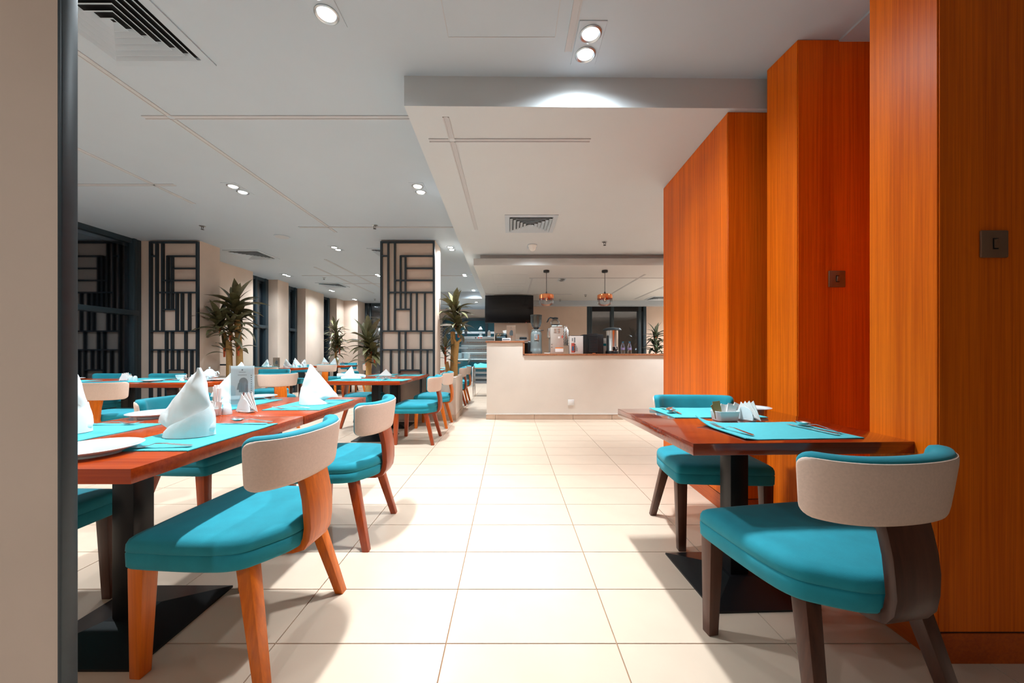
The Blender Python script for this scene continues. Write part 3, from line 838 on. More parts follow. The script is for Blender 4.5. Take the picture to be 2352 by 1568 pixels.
def napkin_holder(x, y, rz, label, s=1.0):
    t = thing('napkin_holder', label, 'napkin holder', (x, y, TT), rz); t.scale = (s,) * 3
    MB().rings([[(rx * math.cos(2 * PI * i / 20), ry * math.sin(2 * PI * i / 20), z) for i in range(20)] for rx, ry, z in ((.040, .018, 0), (.046, .021, .004), (.046, .021, .008), (.040, .012, .009))]).build('dish', 'china', t, smooth=50)
    for sgn in (-1, 1):
        n = 12; rs = []
        for k in range(n + 1):
            a = PI * k / n; xx = .043 * math.cos(a); zz = .006 + .058 * math.sin(a)
            rs.append([(xx, sgn * .014, .006), (xx, sgn * .019, .006), (xx * .96, sgn * (.014), zz), (xx * .96, sgn * (.010), zz)])
        MB().rings(rs).build('side', 'china', t, smooth=50)
    for k in range(4):
        o = MB().prism([(-.052, 0), (.052, 0), (.0, .078)], -.0012, .0012).build('paper_napkin', 'paper', t)
        o.rotation_euler = (R(90), R(-14 + 9 * k), 0); o.location = (.004 * k, -.007 + .0045 * k, .008 + .003 * k)
def shaker(x, y, label, z=TT):
    t = thing('salt_shaker', label, 'shaker', (x, y, z))
    MB().lathe([(.001, 0), (.021, 0), (.022, .004), (.019, .03), (.016, .048), (.010, .056), (.001, .058)], n=20).build('body', 'china', t, smooth=50)
    MB().lathe([(.001, .0575), (.004, .0575), (.003, .059), (.001, .059)], n=8).build('holes', 'grey_print', t)
def toothpicks(x, y, label):
    t = thing('toothpick_pot', label, 'pot', (x, y, TT))
    MB().lathe([(.001, 0), (.02, 0), (.02, .045), (.017, .045), (.017, .006), (.001, .006)], n=18).build('pot', 'china', t, smooth=40)
    for k in range(7):
        a = k * .9; MB().tube([(.008 * math.cos(a), .008 * math.sin(a), .01), (.013 * math.cos(a), .013 * math.sin(a), .07), (.017 * math.cos(a + .3), .017 * math.sin(a), .12 + .008 * (k % 3))], [.003, .0042, .006], 6).build('wrapped_pick', 'paper', t)
sachet_caddy(.985, 1.695, 3, 'white caddy of sugar sachets on the right table')
napkin_holder(1.085, 1.70, -64, 'white holder with paper napkins on the right table')
sachet_caddy(-1.475, 1.83, -20, 'sugar sachets in a white bowl behind the biggest napkin', .8)
shaker(-1.425, 1.865, 'white salt shaker between the caddy and the napkin holder')
napkin_holder(-1.375, 1.93, -20, 'white napkin holder at the join of the left tables', 1.15)
toothpicks(-1.58, 2.0, 'pot of wrapped toothpicks behind the biggest napkin')

def menu(x, y, z, rz, label, card='card', w=.125, h=.235):
    t = thing('menu_stand', label, 'menu stand', (x, y, z), rz)
    MB().box(-w / 2, w / 2, -.0015, .0015, .012, h).build('menu_card', card, t)
    MB().box(-w / 2 - .004, w / 2 + .004, -.006, -.003, .004, h + .004).build('acrylic_pane', 'clear', t)
    MB().prism([(-w / 2 - .004, -.05), (w / 2 + .004, -.05), (w / 2 + .004, .035), (-w / 2 - .004, .035)], 0, .003).build('acrylic_foot', 'clear', t)
    # printed ice lolly drawing, small crest and lines of lettering
    y0 = -.0022
    def flat(pts, m, nm):
        mb = MB(); n = len(pts); mb.add([(a, y0, b) for a, b in pts] + [(a, y0 + .0006, b) for a, b in pts], [tuple(range(n)), tuple(range(2 * n - 1, n - 1, -1))]); mb.build(nm, m, t)
    arc = [(.006 + .024 * math.cos(a), h * .60 + .028 * math.sin(a)) for a in [PI * k / 10 for k in range(11)]]
    flat(arc + [(-.018, h * .36), (.030, h * .36)], 'grey_print', 'printed_lolly')
    flat([(.001, h * .20), (.009, h * .20), (.012, h * .355), (.004, h * .355)], 'red_print', 'printed_stick')
    flat([(-.030, h * .42), (-.018, h * .42), (-.016, h * .60), (-.022, h * .58)], 'grey_print', 'printed_shadow')
    flat([(0, h * .88), (.006, h * .905), (0, h * .93), (-.006, h * .905)], 'grey_print', 'crest')
    flat([(-.018, h * .845), (.018, h * .845), (.018, h * .855), (-.018, h * .855)], 'grey_print', 'lettering')
    flat([(-.024, h * .775), (.024, h * .775), (.024, h * .785), (-.024, h * .785)], 'grey_print', 'lettering')
    for k in range(10):
        zz = h * (.76 - k * .052); flat([(w / 2 - .017, zz), (w / 2 - .011, zz), (w / 2 - .011, zz + .005), (w / 2 - .017, zz + .005)], 'grey_print', 'lettering')
menu(-1.535, 2.125, TT, 6, 'clear stand with a pale menu card on the near left tables')

# middle table: cutlery heap, rolled napkins, paper pyramid
placemat(-1.80, 4.27, 3, 'placemat under the heap of rolled napkins', GM)
placemat(-1.40, 4.25, -4, 'placemat under the heap of loose cutlery', GM)
placemat(-1.77, 5.22, 88, 'placemat beside the paper pyramid napkin', GM)
placemat(-1.38, 5.20, 92, 'placemat at the aisle corner next to the lattice', GM)
for k in range(9):
    a = k * 41 % 360
    cutlery(('fork', 'spoon', 'knife')[k % 3], -1.43 + .012 * (k % 5) * (1 if k % 2 else -1), 4.27 + .014 * ((k * 3) % 5) - .03, a,
            '%s %s in the loose cutlery heap on the middle table' % (('lowest', 'middle', 'topmost')[k // 3], ('fork', 'spoon', 'knife')[k % 3]), 'loose cutlery heaped on the middle table', TT + .005 + .004 * k)
def rolled(x, y, z, rz, label):
    t = thing('rolled_napkin', label, 'napkin', (x, y, z), rz, 'rolled cloth napkins')
    MB().tube([(-.11, 0, .018), (-.05, .004, .020), (.02, -.003, .019), (.10, .002, .017)], [.024, .020, .021, .017], 12).build('roll', 'linen', t, smooth=60)
    MB().tube([(-.112, 0, .018), (-.10, 0, .018)], [.014, .014], 10).build('fold_end', 'beige', t)
rolled(-1.80, 4.22, TT + .004, 20, 'rolled cloth napkin at the front of the napkin heap'); rolled(-1.84, 4.27, TT + .004, -12, 'rolled cloth napkin at the back of the napkin heap')
rolled(-1.75, 4.28, TT + .03, -28, 'rolled cloth napkin on top of the heap'); rolled(-1.86, 4.24, TT + .035, 8, 'rolled cloth napkin bunched at the left of the heap')
napkin(-1.86, 4.33, 30, 'crumpled upright napkin behind the rolled napkins', 1, .6, TT + .006)
t = thing('paper_pyramid', 'white paper napkin folded to a pyramid on the middle table', 'napkin', (-1.70, 5.08, TT + .004))
MB().rings([[(-.085, -.05, 0), (.085, -.05, 0), (.07, .05, 0), (-.07, .05, 0)], [(-.001, -.001, .085), (.001, -.001, .085), (.001, .001, .085), (-.001, .001, .085)]]).build('folded_sheet', 'paper', t)
for k in range(3): cutlery('fork', -1.36 + .012 * k, 5.16 + .02 * k, 75 + 9 * k, ('lowest', 'middle', 'uppermost')[k] + ' fork near the lattice corner of the middle table', 'forks by the lattice corner')

# long left table
placemat(-4.85, 4.05, 0, 'placemat at the left end of the long table', GM)
placemat(-4.05, 4.05, 0, 'placemat in the middle of the long table, near side', GM)
placemat(-3.55, 4.03, 0, 'placemat before the tea cups on the long table', GM)
placemat(-4.30, 4.42, 180, 'placemat on the far side of the long table, centre', GM)
plate(-5.05, 4.25, 'white plate at the window end of the long table')
plate(-3.86, 4.00, 'white plate lying before the middle of the long table', s=.85)
plate(-3.72, 4.40, 'white plate on the far side of the long table', s=.8)
plate(-3.24, 4.16, 'dish at the right end of the long table', s=.85)
shaker(-4.24, 4.14, 'left one of two white shakers on the long table'); shaker(-4.17, 4.12, 'right one of two white shakers on the long table')
napkin_holder(-4.34, 4.17, 10, 'white napkin holder beside the shakers on the long table')
def cup(x, y, label, z=TT):
    def mk(t):
        MB().lathe([(.001, .006), (.045, .006), (.05, .003), (.07, .010), (.074, .013), (.07, .014), (.04, .010), (.001, .010)], n=28).build('saucer', 'china', t, smooth=50)
        MB().lathe([(.001, .012), (.024, .012), (.026, .018), (.038, .035), (.044, .062), (.042, .062), (.035, .036), (.022, .020), (.001, .018)], n=24).build('bowl', 'china', t, smooth=50)
        MB().tube([(.040, 0, .054), (.060, 0, .056), (.066, 0, .044), (.055, 0, .030), (.036, 0, .028)], .0038, 8).build('handle', 'china', t, smooth=60)
    return inst('cup', x, y, z, 0, label, 'white tea cups', 'cup', ('tea_cup', mk))
cup(-3.74, 4.20, 'white tea cup on a saucer left of the teapot'); cup(-3.37, 4.08, 'white tea cup standing before the teapot')
cup(-3.58, 4.22, 'white tea cup half hidden by the biggest napkin')
t = thing('teapot', 'white china teapot on the long left table', 'teapot', (-3.44, 4.24, TT))
MB().lathe([(.001, 0), (.045, 0), (.048, .006), (.066, .035), (.070, .06), (.062, .09), (.040, .108), (.036, .110), (.001, .110)], n=28).build('body', 'china', t, smooth=50)
MB().lathe([(.038, .109), (.036, .116), (.020, .126), (.006, .130), (.005, .136), (.010, .143), (.006, .150), (.001, .151)], n=24).build('lid', 'china', t, smooth=60)
MB().tube([(-.058, 0, .04), (-.085, 0, .065), (-.105, 0, .10), (-.122, 0, .108)], [.018, .013, .009, .007], 12).build('spout', 'china', t, smooth=60)
MB().tube([(.058, 0, .088), (.095, 0, .098), (.110, 0, .075), (.10, 0, .045), (.062, 0, .035)], .0065, 10).build('handle', 'china', t, smooth=60)
t = thing('crumpled_tissue', 'small crumpled white tissue beside the cups', 'tissue', (-3.56, 4.02, TT + .006))
mb = MB(); random.seed(3)
mb.rings([[(.03 * random.uniform(.6, 1.1) * (1 - k * .3) * math.cos(2 * PI * i / 9), .025 * random.uniform(.6, 1.1) * (1 - k * .3) * math.sin(2 * PI * i / 9), .013 * k) for i in range(9)] for k in range(4)]).build('tissue', 'paper', t)

# far tables
def wineglass(x, y, label):
    def mk(t):
        MB().rings([[(r * math.cos(2 * PI * i / 20), r * math.sin(2 * PI * i / 20), z) for i in range(20)] for r, z in ((.034, 0), (.040, .03), (.036, .06), (.018, .085), (.006, .095))], False, False).build('bowl', 'clear', t, smooth=60)
        MB().tube([(0, 0, .093), (0, 0, .16)], .0045, 8).build('stem', 'clear', t)
        MB().lathe([(.001, .158), (.034, .164), (.034, .167), (.001, .167)], n=20).build('foot', 'clear', t)
    return inst('glass', x, y, TT, 0, label, 'upturned wine glasses', 'glass', ('wine_glass', mk))
placemat(-5.0, 7.65, 0, 'placemat at the menu end of the far table', GM); placemat(-4.62, 8.08, 180, 'placemat at the back of the far menu table', GM)
placemat(-4.6, 9.25, 0, 'placemat on the last table, near side', GM); placemat(-4.22, 9.65, 180, 'placemat on the last table, far corner', GM)
napkin(-5.07, 7.72, 0, 'napkin cone left of the far menu', 1, .72); napkin(-4.60, 7.62, 0, 'napkin cone right of the far menu', -1, .75)
napkin(-4.47, 8.05, 0, 'napkin cone at the right end of the far menu table', 1, .7); napkin(-4.72, 8.15, 0, 'tallest napkin cone on the far menu table', -1, .8)
napkin(-4.66, 9.3, 0, 'napkin cone on the left of the last table', -1, .8); napkin(-4.38, 9.25, 0, 'napkin cone beside the far potted plant', 1, .75)
wineglass(-5.15, 7.9, 'upturned glass above the menu stand, left one'); wineglass(-5.0, 7.95, 'upturned glass left of the far napkin cone')
wineglass(-4.53, 7.75, 'upturned glass right of the far menu'); wineglass(-4.42, 7.85, 'upturned glass at the corner of the far menu table')
wineglass(-4.55, 9.35, 'upturned glass on the left of the last table'); wineglass(-4.2, 9.3, 'upturned glass at the right of the last table')
menu(-4.83, 7.66, TT, 0, 'salmon menu card standing on the far left table', 'pink_card', .14, .22)
shaker(-4.98, 7.6, 'shaker left of the far menu'); shaker(-4.92, 7.62, 'shaker against the far menu')
t = thing('wooden_sticks', 'brown wooden sticks in a tray on the last table', 'sticks', (-4.56, 9.16, TT))
MB().box(-.09, .09, -.04, .04, 0, .02).build('tray', 'china', t, bevel=.004)
for k in range(9): MB().tube([(-.07 + .018 * k, 0, .015), (-.08 + .02 * k + .01 * (k % 3), .01, .09)], .006, 6).build('stick', 'kraft', t)
placemat(-1.38, 6.95, 90, 'placemat on the table behind the planter', GM); placemat(-1.4, 7.76, 90, 'placemat on the table toward the kitchen', GM)
plate(-1.45, 7.3, 'plate on the table behind the planter')

# ------------------------------------------------------------------ plants
leaf_me = {}
def leaf_mesh(kind, L, w, droop, m):
    k = (kind, m)
    if k in leaf_me: return leaf_me[k]
    n = 8; vs = []; fs = []
    for i in range(n + 1):
        t = i / n
        a = droop[0] + (droop[1] - droop[0]) * t
        if i == 0: p = Vector((0, 0)); 
        else: p = p + Vector((math.cos(a), math.sin(a))) * L / n
        hw = 1.5 * w * (math.sin(PI * min(1, t * .86 + .06)) ** .7) * (1 - t ** 5) + .004 * (1 - t)
        vs += [(p.x, -hw, p.y + hw * .35), (p.x, 0, p.y), (p.x, hw, p.y + hw * .35)]
    for i in range(n):
        b = 3 * i; fs += [(b, b + 3, b + 4, b + 1), (b + 1, b + 4, b + 5, b + 2)]
    me = bpy.data.meshes.new('leaf'); me.from_pydata(vs, [], fs); me.update()
    me.polygons.foreach_set('use_smooth', [True] * len(me.polygons)); me.materials.append(M[m])
    leaf_me[k] = me; return me
DR = {'up': (R(82), R(48)), 'mid': (R(52), R(-8)), 'low': (R(25), R(-38)), 'hang': (R(0), R(-70))}
def crown(root, c, R0, n, m='leaf', w=.030, seed=1):
    random.seed(seed)
    for i in range(n):
        f = i / n
        kind = 'up' if f < .22 else 'mid' if f < .62 else 'low' if f < .9 else 'hang'
        me = leaf_mesh(kind + ('n' if w < .03 else ''), 1.0, w / .4 * (1.0), DR[kind], m)
        o = bpy.data.objects.new('leaf', me); C.objects.link(o); o.parent = root
        s = R0 * random.uniform(.85, 1.2)
        o.location = (c[0], c[1], c[2] + .10 * R0 * (1 - 2 * f) * 2)
        o.scale = (s, s, s); o.rotation_euler = (R(random.uniform(-12, 12)), R(random.uniform(-12, 12)), i * 2.39996 + random.uniform(-.2, .2))
def plant(name, label, loc, trunks, crowns, pot=None, m='leaf', w=.03, seed=1):
    t = thing(name, label, 'plant', loc)
    for pts, r0, r1 in trunks:
        MB().tube(pts, [r0 + (r1 - r0) * i / (len(pts) - 1) for i in range(len(pts))], 12).build('trunk', 'trunk', t, smooth=60)
    for k, (c, rad, n) in enumerate(crowns):
        MB().tube([(c[0], c[1], c[2] - .10), (c[0], c[1], c[2] + .06)], [.014, .018], 8).build('shoot', 'bud', t)
        crown(t, c, rad, n, m, w, seed * 10 + k)
    if pot:
        MB().lathe([(.001, 0), (pot * .75, 0), (pot, pot * 1.4), (pot * .95, pot * 1.4), (pot * .9, pot * 1.3), (.001, pot * 1.3)], n=24).build('pot', 'plastic_black', t, smooth=40)
    return t
z0 = .58
plant('dracaena_plant', 'tall dracaena plant with two trunks beside the left column', (-4.40, 5.86, z0),
      [([(-.04, 0, 0), (-.04, 0, .3), (-.05, 0, .62)], .045, .042), ([(.09, .05, 0), (.08, .05, .5), (.05, .04, .98)], .050, .042),
       ([(-.05, 0, .58), (-.10, 0, .68), (-.12, 0, .78)], .026, .02), ([(-.05, 0, .58), (0, 0, .66), (.0, -.02, .76)], .026, .02)],
      [((.03, .03, 1.12), .44, 30), ((.05, .04, .94), .38, 22), ((-.14, -.06, .84), .38, 26), ((.0, -.04, .74), .32, 14), ((.1, 0, .50), .28, 7), ((-.12, 0, .48), .28, 8)], seed=2, w=.034)
plant('dracaena_plant', 'dracaena plant in the planter right of the centre column', (-.93, 6.12, z0),
      [([(.02, 0, 0), (.02, 0, .3), (.05, 0, .62)], .052, .045), ([(-.09, .0, 0), (-.10, 0, .2), (-.12, 0, .30)], .04, .034), ([(-.03, .04, 0), (-.01, .04, .5), (-.02, .04, .8)], .045, .04),
       ([(.05, 0, .6), (.12, 0, .66), (.13, 0, .74)], .022, .018), ([(.05, 0, .6), (.0, 0, .68), (.0, 0, .75)], .022, .018)],
      [((.02, 0, 1.12), .34, 26), ((.04, -.02, .92), .33, 24), ((.08, 0, .80), .27, 12), ((-.13, -.03, .48), .24, 14), ((-.13, -.03, .36), .18, 6)], seed=3, w=.040)
plant('dracaena_plant', 'lower dracaena plant left of the centre column', (-2.68, 7.0, 0),
      [([(0, 0, .1), (0, 0, .5), (.02, 0, .95)], .055, .05), ([(.02, 0, .9), (.06, 0, 1.0)], .03, .022), ([(.0, 0, .9), (-.05, 0, 1.02)], .03, .022)],
      [((.0, 0, 1.16), .46, 28), ((.06, 0, 1.03), .38, 20), ((.12, 0, .92), .26, 10), ((-.04, 0, .88), .32, 6)], pot=.17, seed=4, w=.032)
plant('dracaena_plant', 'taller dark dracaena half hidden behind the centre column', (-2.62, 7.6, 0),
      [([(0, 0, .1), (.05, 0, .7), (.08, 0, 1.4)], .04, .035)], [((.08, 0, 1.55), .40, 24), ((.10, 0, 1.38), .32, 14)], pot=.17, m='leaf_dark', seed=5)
plant('corn_plant', 'bushy corn plant before the far left window', (-4.88, 10.35, 0),
      [([(0, 0, .1), (0, 0, .6), (.02, 0, 1.2)], .035, .03), ([(.05, 0, .1), (.04, 0, .9)], .03, .026)],
      [((.0, 0, 1.62), .36, 26), ((.02, 0, 1.40), .36, 24), ((.05, 0, 1.20), .36, 22), ((.0, 0, 1.0), .36, 20), ((.12, 0, 1.1), .3, 10)], pot=.2, seed=6, w=.024)
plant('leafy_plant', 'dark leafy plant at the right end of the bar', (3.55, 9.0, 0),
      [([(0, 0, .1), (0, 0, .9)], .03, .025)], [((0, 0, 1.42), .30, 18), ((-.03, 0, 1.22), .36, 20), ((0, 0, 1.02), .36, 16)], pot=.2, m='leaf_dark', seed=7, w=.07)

# ------------------------------------------------------------------ things on the bar
BZ = 1.012
def at(px, Y): return (px - 1171) * Y / 850
Yb = 5.98
S = Yb / 850
t = thing('coffee_grinder', 'grey coffee grinder with a bean hopper on the bar', 'coffee grinder', (at(1231.5, Yb), Yb, BZ))
MB().lathe([(.001, 0), (.098, 0), (.100, .006), (.097, .06), (.094, .065), (.091, .10), (.088, .30), (.080, .345), (.070, .362), (.001, .364)], n=32).build('body', 'grey_paint', t, smooth=40)
MB().lathe([(.072, .362), (.076, .368), (.076, .378), (.068, .386), (.03, .39), (.001, .39)], n=32).build('collar', 'grey_paint', t, smooth=40)
MB().rings([[(r * math.cos(2 * PI * i / 28), r * math.sin(2 * PI * i / 28), z) for i in range(28)] for r, z in ((.025, .388), (.035, .40), (.070, .445), (.088, .50), (.091, .56), (.093, .615))], False, False).build('hopper', 'smoke', t, smooth=60)
MB().lathe([(.001, .39), (.024, .39), (.034, .402), (.056, .430), (.001, .436)], n=24).build('coffee_beans', 'beans', t, smooth=60)
MB().lathe([(.090, .612), (.096, .612), (.096, .622), (.090, .626), (.001, .628)], n=28).build('hopper_lid', 'smoke', t, smooth=40)
MB().tube([(.07, -.02, .375), (.12, -.02, .378)], .005, 8).build('lever', 'plastic_black', t)
MB().box(-.038, .035, -.100, -.088, .22, .31).build('badge', 'steel', t, bevel=.004)
MB().box(-.022, .018, -.102, -.099, .235, .295).build('badge_emblem', 'grey_print', t, bevel=.002)
MB().lathe([(.001, -.0), (.012, .0), (.012, .03), (.001, .03)], -.085, -.07, 10).build('knob', 'plastic_black', t)
mb = MB(); mb.tube([(.13, .02, .01), (.2, -.02, .008), (.29, -.03, .03), (.32, -.05, .05)], .006, 8); mb.build('power_cord', 'white_plastic', t)

t = thing('coffee_brewer', 'tall steel coffee brewer carrying a glass jug', 'coffee machine', (at(1278, Yb), Yb, BZ))
MB().box(-.104, .104, -.09, .20, .0, .42).build('housing', 'satin', t, bevel=.004)
MB().box(-.135, -.104, -.05, .18, .26, .41).build('side_hood', 'steel', t, bevel=.006)
for i in range(2):
    for j in range(4): MB().box(-.055 + .055 * i, -.010 + .055 * i, -.096, -.088, .335 + .019 * j, .342 + .019 * j).build('louvre', 'steel', t, bevel=.002)
MB().box(-.085, .07, -.07, .1, .42, .435).build('warmer', 'steel', t, bevel=.003)
MB().box(-.08, .0, -.075, .05, .435, .455).build('warmer_tray', 'china', t, bevel=.006); MB().box(.01, .085, -.075, .05, .435, .455).build('warmer_tray', 'china', t, bevel=.006)
MB().box(-.03, .098, -.0925, -.0895, .085, .098).build('orange_label', 'orange_print', t)
MB().box(-.03, .098, -.0925, -.0895, .03, .084).build('notice_label', 'paper', t)
MB().box(.015, .045, -.0925, -.0895, .245, .275).build('switch_plate', 'white_plastic', t)
MB().box(.072, .092, -.094, -.0895, .25, .29).build('switch', 'red_print', t)
for zz in (.10, .145): MB().lathe([(.001, 0), (.007, 0), (.007, .008), (.001, .008)], -.085, -.09, 8).build('screw', 'plastic_black', t).location = (0, 0, zz)
j = thing('coffee_jug', 'round glass coffee jug with black handle atop the brewer', 'jug', (at(1275, Yb), Yb, BZ + .456))
MB().rings([[(r * math.cos(2 * PI * i / 28), r * math.sin(2 * PI * i / 28), z) for i in range(28)] for r, z in ((.05, .0), (.072, .015), (.080, .04), (.072, .068), (.052, .09), (.040, .10), (.044, .112))], True, False).build('bowl', 'clear', j, smooth=60)
MB().lathe([(.046, .104), (.050, .108), (.050, .124), (.02, .134), (.001, .134)], n=24).build('lid', 'plastic_black', j, smooth=40)
MB().tube([(-.035, 0, .12), (-.08, 0, .128), (-.105, 0, .11), (-.12, 0, .07), (-.135, 0, .05)], [.012, .011, .012, .011, .007], 10).build('handle', 'plastic_black', j, smooth=60)
MB().lathe([(.001, .004), (.069, .017), (.070, .020), (.001, .021)], n=24).build('coffee', 'beans', j)

def vessel(x, y, z, h, r, label, m='steel'):
    t = thing('patterned_flask', label, 'flask', (x, y, z))
    mb = MB().lathe([(.001, 0), (r, 0), (r, h * .72), (r * .5, h * .86), (r * .5, h * .98), (.001, h)], n=20); mb.build('body', m, t, smooth=40)
    mb = MB()
    for k in range(5):
        for q in range(10):
            a = q * 2 * PI / 10; zz = h * (.08 + .13 * k)
            mb.tube([(r * 1.01 * math.cos(a), r * 1.01 * math.sin(a), zz), (r * 1.02 * math.cos(a + .3), r * 1.02 * math.sin(a + .3), zz + h * .12)], .0035, 5)
    mb.build('pattern', 'black', t)
vessel(at(1299, 6.25), 6.25, BZ + .14, .34, .055, 'patterned silver flask behind the brewer')
MBt = thing('milk_carton', 'white printed carton box on the bar', 'box', (at(1322.5, Yb), Yb, BZ))
MB().box(-.105, .105, -.07, .07, 0, .285).build('carton', 'paper', MBt, bevel=.003)
MB().box(-.083, -.03, -.0725, -.0695, .02, .17).build('printed_picture', 'red_print', MBt)
MB().box(-.072, -.045, -.074, -.0695, .05, .12).build('printed_cup', 'blue_cap', MBt)
for k in range(5): MB().box(-.04, -.022, -.074, -.071, .03 + .027 * k, .047 + .027 * k).build('printed_dot', 'beans', MBt)
for k in range(3): MB().box(-.015 + k * .012, -.010 + k * .012, -.073, -.069, .04, .16 - .03 * k).build('lettering', 'grey_print', MBt)
MB().box(-.075, -.06, -.073, -.069, .20, .25).build('lettering', 'grey_print', MBt); MB().box(-.04, -.022, -.073, -.069, .18, .26).build('lettering', 'grey_print', MBt)
MB().box(-.08, .07, -.05, .05, .285, .292).build('lid', 'plastic_black', MBt)
t = thing('ice_machine', 'black ribbed appliance between the carton and the urn', 'appliance', (at(1362, Yb), Yb, BZ))
MB().box(-.165, .155, -.06, .25, 0, .31).build('housing', 'plastic_black', t, bevel=.008)
MB().box(-.09, .06, -.08, -.055, .0, .325).build('front', 'plastic_black', t, bevel=.006)
for k in range(12): MB().box(-.075, .052, -.088, -.078, .03 + .023 * k, .042 + .023 * k).build('rib', 'dark_metal', t, bevel=.002)
MB().box(-.03, .02, -.095, -.08, .0, .012).build('spout', 'steel', t)
t = thing('water_urn', 'shiny steel hot water urn with a black lid', 'urn', (at(1406, Yb + .02), Yb + .02, BZ))
MB().lathe([(.001, 0), (.105, 0), (.105, .035), (.10, .045), (.001, .045)], n=32).build('base', 'plastic_black', t, smooth=40)
MB().lathe([(.001, .045), (.097, .045), (.097, .06), (.094, .065), (.094, .375), (.100, .38), (.100, .40), (.001, .40)], n=40).build('drum', 'steel', t, smooth=40)
MB().lathe([(.145, .375), (.148, .385), (.13, .41), (.06, .425), (.001, .428)], n=32).build('lid', 'dark_metal', t, smooth=40)
MB().tube([(.02, -.10, .10), (.02, -.15, .10), (.02, -.155, .07)], .010, 10).build('tap', 'steel', t, smooth=40)
MB().box(-.02, .06, -.1, -.092, .05, .11).build('control_panel', 'plastic_black', t)
t = thing('paper_cups_box', 'small white and teal box beside the urn', 'box', (at(1388, 6.2), 6.2, BZ))
MB().box(-.035, .035, -.03, .03, 0, .26).build('box', 'paper', t, bevel=.002); MB().box(-.036, .036, -.031, .0, .13, .17).build('stripe', 'teal', t)
def bottle(x, y, label, z=BZ):
    def mk(t):
        MB().rings([[(r * math.cos(2 * PI * i / 18), r * math.sin(2 * PI * i / 18), z) for i in range(18)] for r, z in ((.026, 0), (.029, .004), (.029, .05), (.027, .055), (.029, .06), (.029, .11), (.020, .15), (.013, .165), (.012, .175))], True, True).build('bottle_body', 'clear', t, smooth=50)
        MB().lathe([(.001, .174), (.0145, .174), (.0145, .192), (.001, .192)], n=16).build('cap', 'blue_cap', t)
        MB().lathe([(.0295, .062), (.0297, .062), (.0297, .095), (.0295, .095)], n=18).build('wrapper', 'violet', t)
    return inst('bottle', x, y, z, 0, label, 'small water bottles', 'bottle', ('water_bottle', mk))
bottle(at(1430.5, 5.86), 5.86, 'small water bottle right beside the urn'); bottle(at(1446, 5.86), 5.86, 'small water bottle farthest right on the bar')
MBt = thing('folder_stack', 'dark folders and trays behind the grinder', 'trays', (at(1213, 6.15), 6.15, BZ))
MB().box(-.06, .16, -.02, .25, 0, .18).build('tray', 'plastic_black', MBt, bevel=.006)
MB().box(.0, .22, .05, .25, .18, .21).build('lid', 'brushed', MBt, bevel=.006)
# raised end
RZ = 1.211
menu(at(1174, 5.85), 5.85, RZ, -4, 'salmon menu card on the raised end of the bar', 'pink_card', .14, .245)
t = thing('stick_box', 'clear box of wooden stirrers on the raised bar end', 'box', (at(1151, 5.87), 5.87, RZ))
for b in ((-.095, .095, -.05, -.047, 0, .10), (-.095, .095, .047, .05, 0, .13), (-.095, -.092, -.05, .05, 0, .10), (.092, .095, -.05, .05, 0, .10)): MB().box(*b).build('pane', 'smoke', t)
MB().box(-.07, .07, -.03, .03, 0, .07).build('sachet_stack', 'paper', t, bevel=.004)
for k in range(5): MB().tube([(-.09 + .012 * k, -.045, .0), (-.07 + .016 * k, .0, .10 + .008 * (k % 3))], .005, 6).build('stirrer', 'kraft', t)
t = thing('small_sign', 'small pale sign lying before the menu on the bar end', 'sign', (at(1163, 5.76), 5.76, RZ))
MB().box(-.065, .065, -.004, .004, 0, .045).build('card', 'card', t, bevel=.001); MB().box(-.055, .055, -.0055, -.0035, .012, .032).build('lettering', 'grey_print', t)
t = thing('tissue_pot', 'pale pot with white tissues on the bar end', 'pot', (at(1160, 5.95), 5.95, RZ))
MB().lathe([(.001, 0), (.03, 0), (.033, .11), (.029, .11), (.001, .10)], n=18).build('pot', 'card', t, smooth=40)
MB().rings([[(-.012, -.01, .1), (.012, -.01, .1), (.012, .01, .1), (-.012, .01, .1)], [(-.04, -.004, .17), (.02, -.012, .18), (.028, .01, .165), (-.03, .012, .175)]]).build('tissue', 'paper', t)
t = thing('card_terminal', 'black card terminal on a grey tray, bar end', 'terminal', (at(1196, 6.05), 6.05, 1.21))
MB().box(-.10, .12, -.06, .12, 0, .03).build('tray', 'brushed', t, bevel=.004)
MB().box(-.02, .10, -.03, .09, .03, .075).build('terminal', 'plastic_black', t, bevel=.01)

# ------------------------------------------------------------------ kitchen corner
t = thing('display_fridge', 'open steel display fridge with perforated shelves', 'display fridge', (-.75, 13.3, 0))
MB().box(-1.0, 1.2, .0, .9, 0, .25).build('base', 'dark_metal', t, bevel=.01)
MB().box(-1.0, 1.2, .04, .9, .25, .70).build('front_panel', 'blue_glass', t)
MB().box(-1.0, 1.2, .55, .9, .70, 1.55).build('back', 'brushed', t)
MB().box(-1.0, 1.2, .0, .9, 1.53, 1.62).build('canopy', 'brushed', t, bevel=.01)
for z in (.78, 1.02, 1.28):
    MB().box(-1.0, 1.2, .12, .56, z, z + .035).build('shelf', 'china', t, bevel=.004)
    m = MB()
    for k in range(34): m.box(-.85 + .06 * k, -.83 + .06 * k, .543, .552, z + .12, z + .17)
    m.build('perforation', 'kraft', t, kind='stuff')
for x in (-1.0, 1.17): MB().box(x, x + .03, .0, .9, .7, 1.55).build('side', 'clear', t)
for k, m in enumerate(('black', 'red_print', 'red_print')): MB().box(-.5 + .1 * k, -.46 + .1 * k, -.006, .001, 1.55, 1.60).build('button', m, t)
t = thing('plate_display', 'glass fronted counter with bowls beside the fridge', 'display counter', (-1.75, 11.6, 0))
MB().box(-.75, .42, 0, 1.2, 0, .80).build('cabinet', 'blue_glass', t, bevel=.01)
MB().box(-.76, .44, -.02, 1.2, .80, .84).build('worktop', 'china', t, bevel=.004)
rs = []
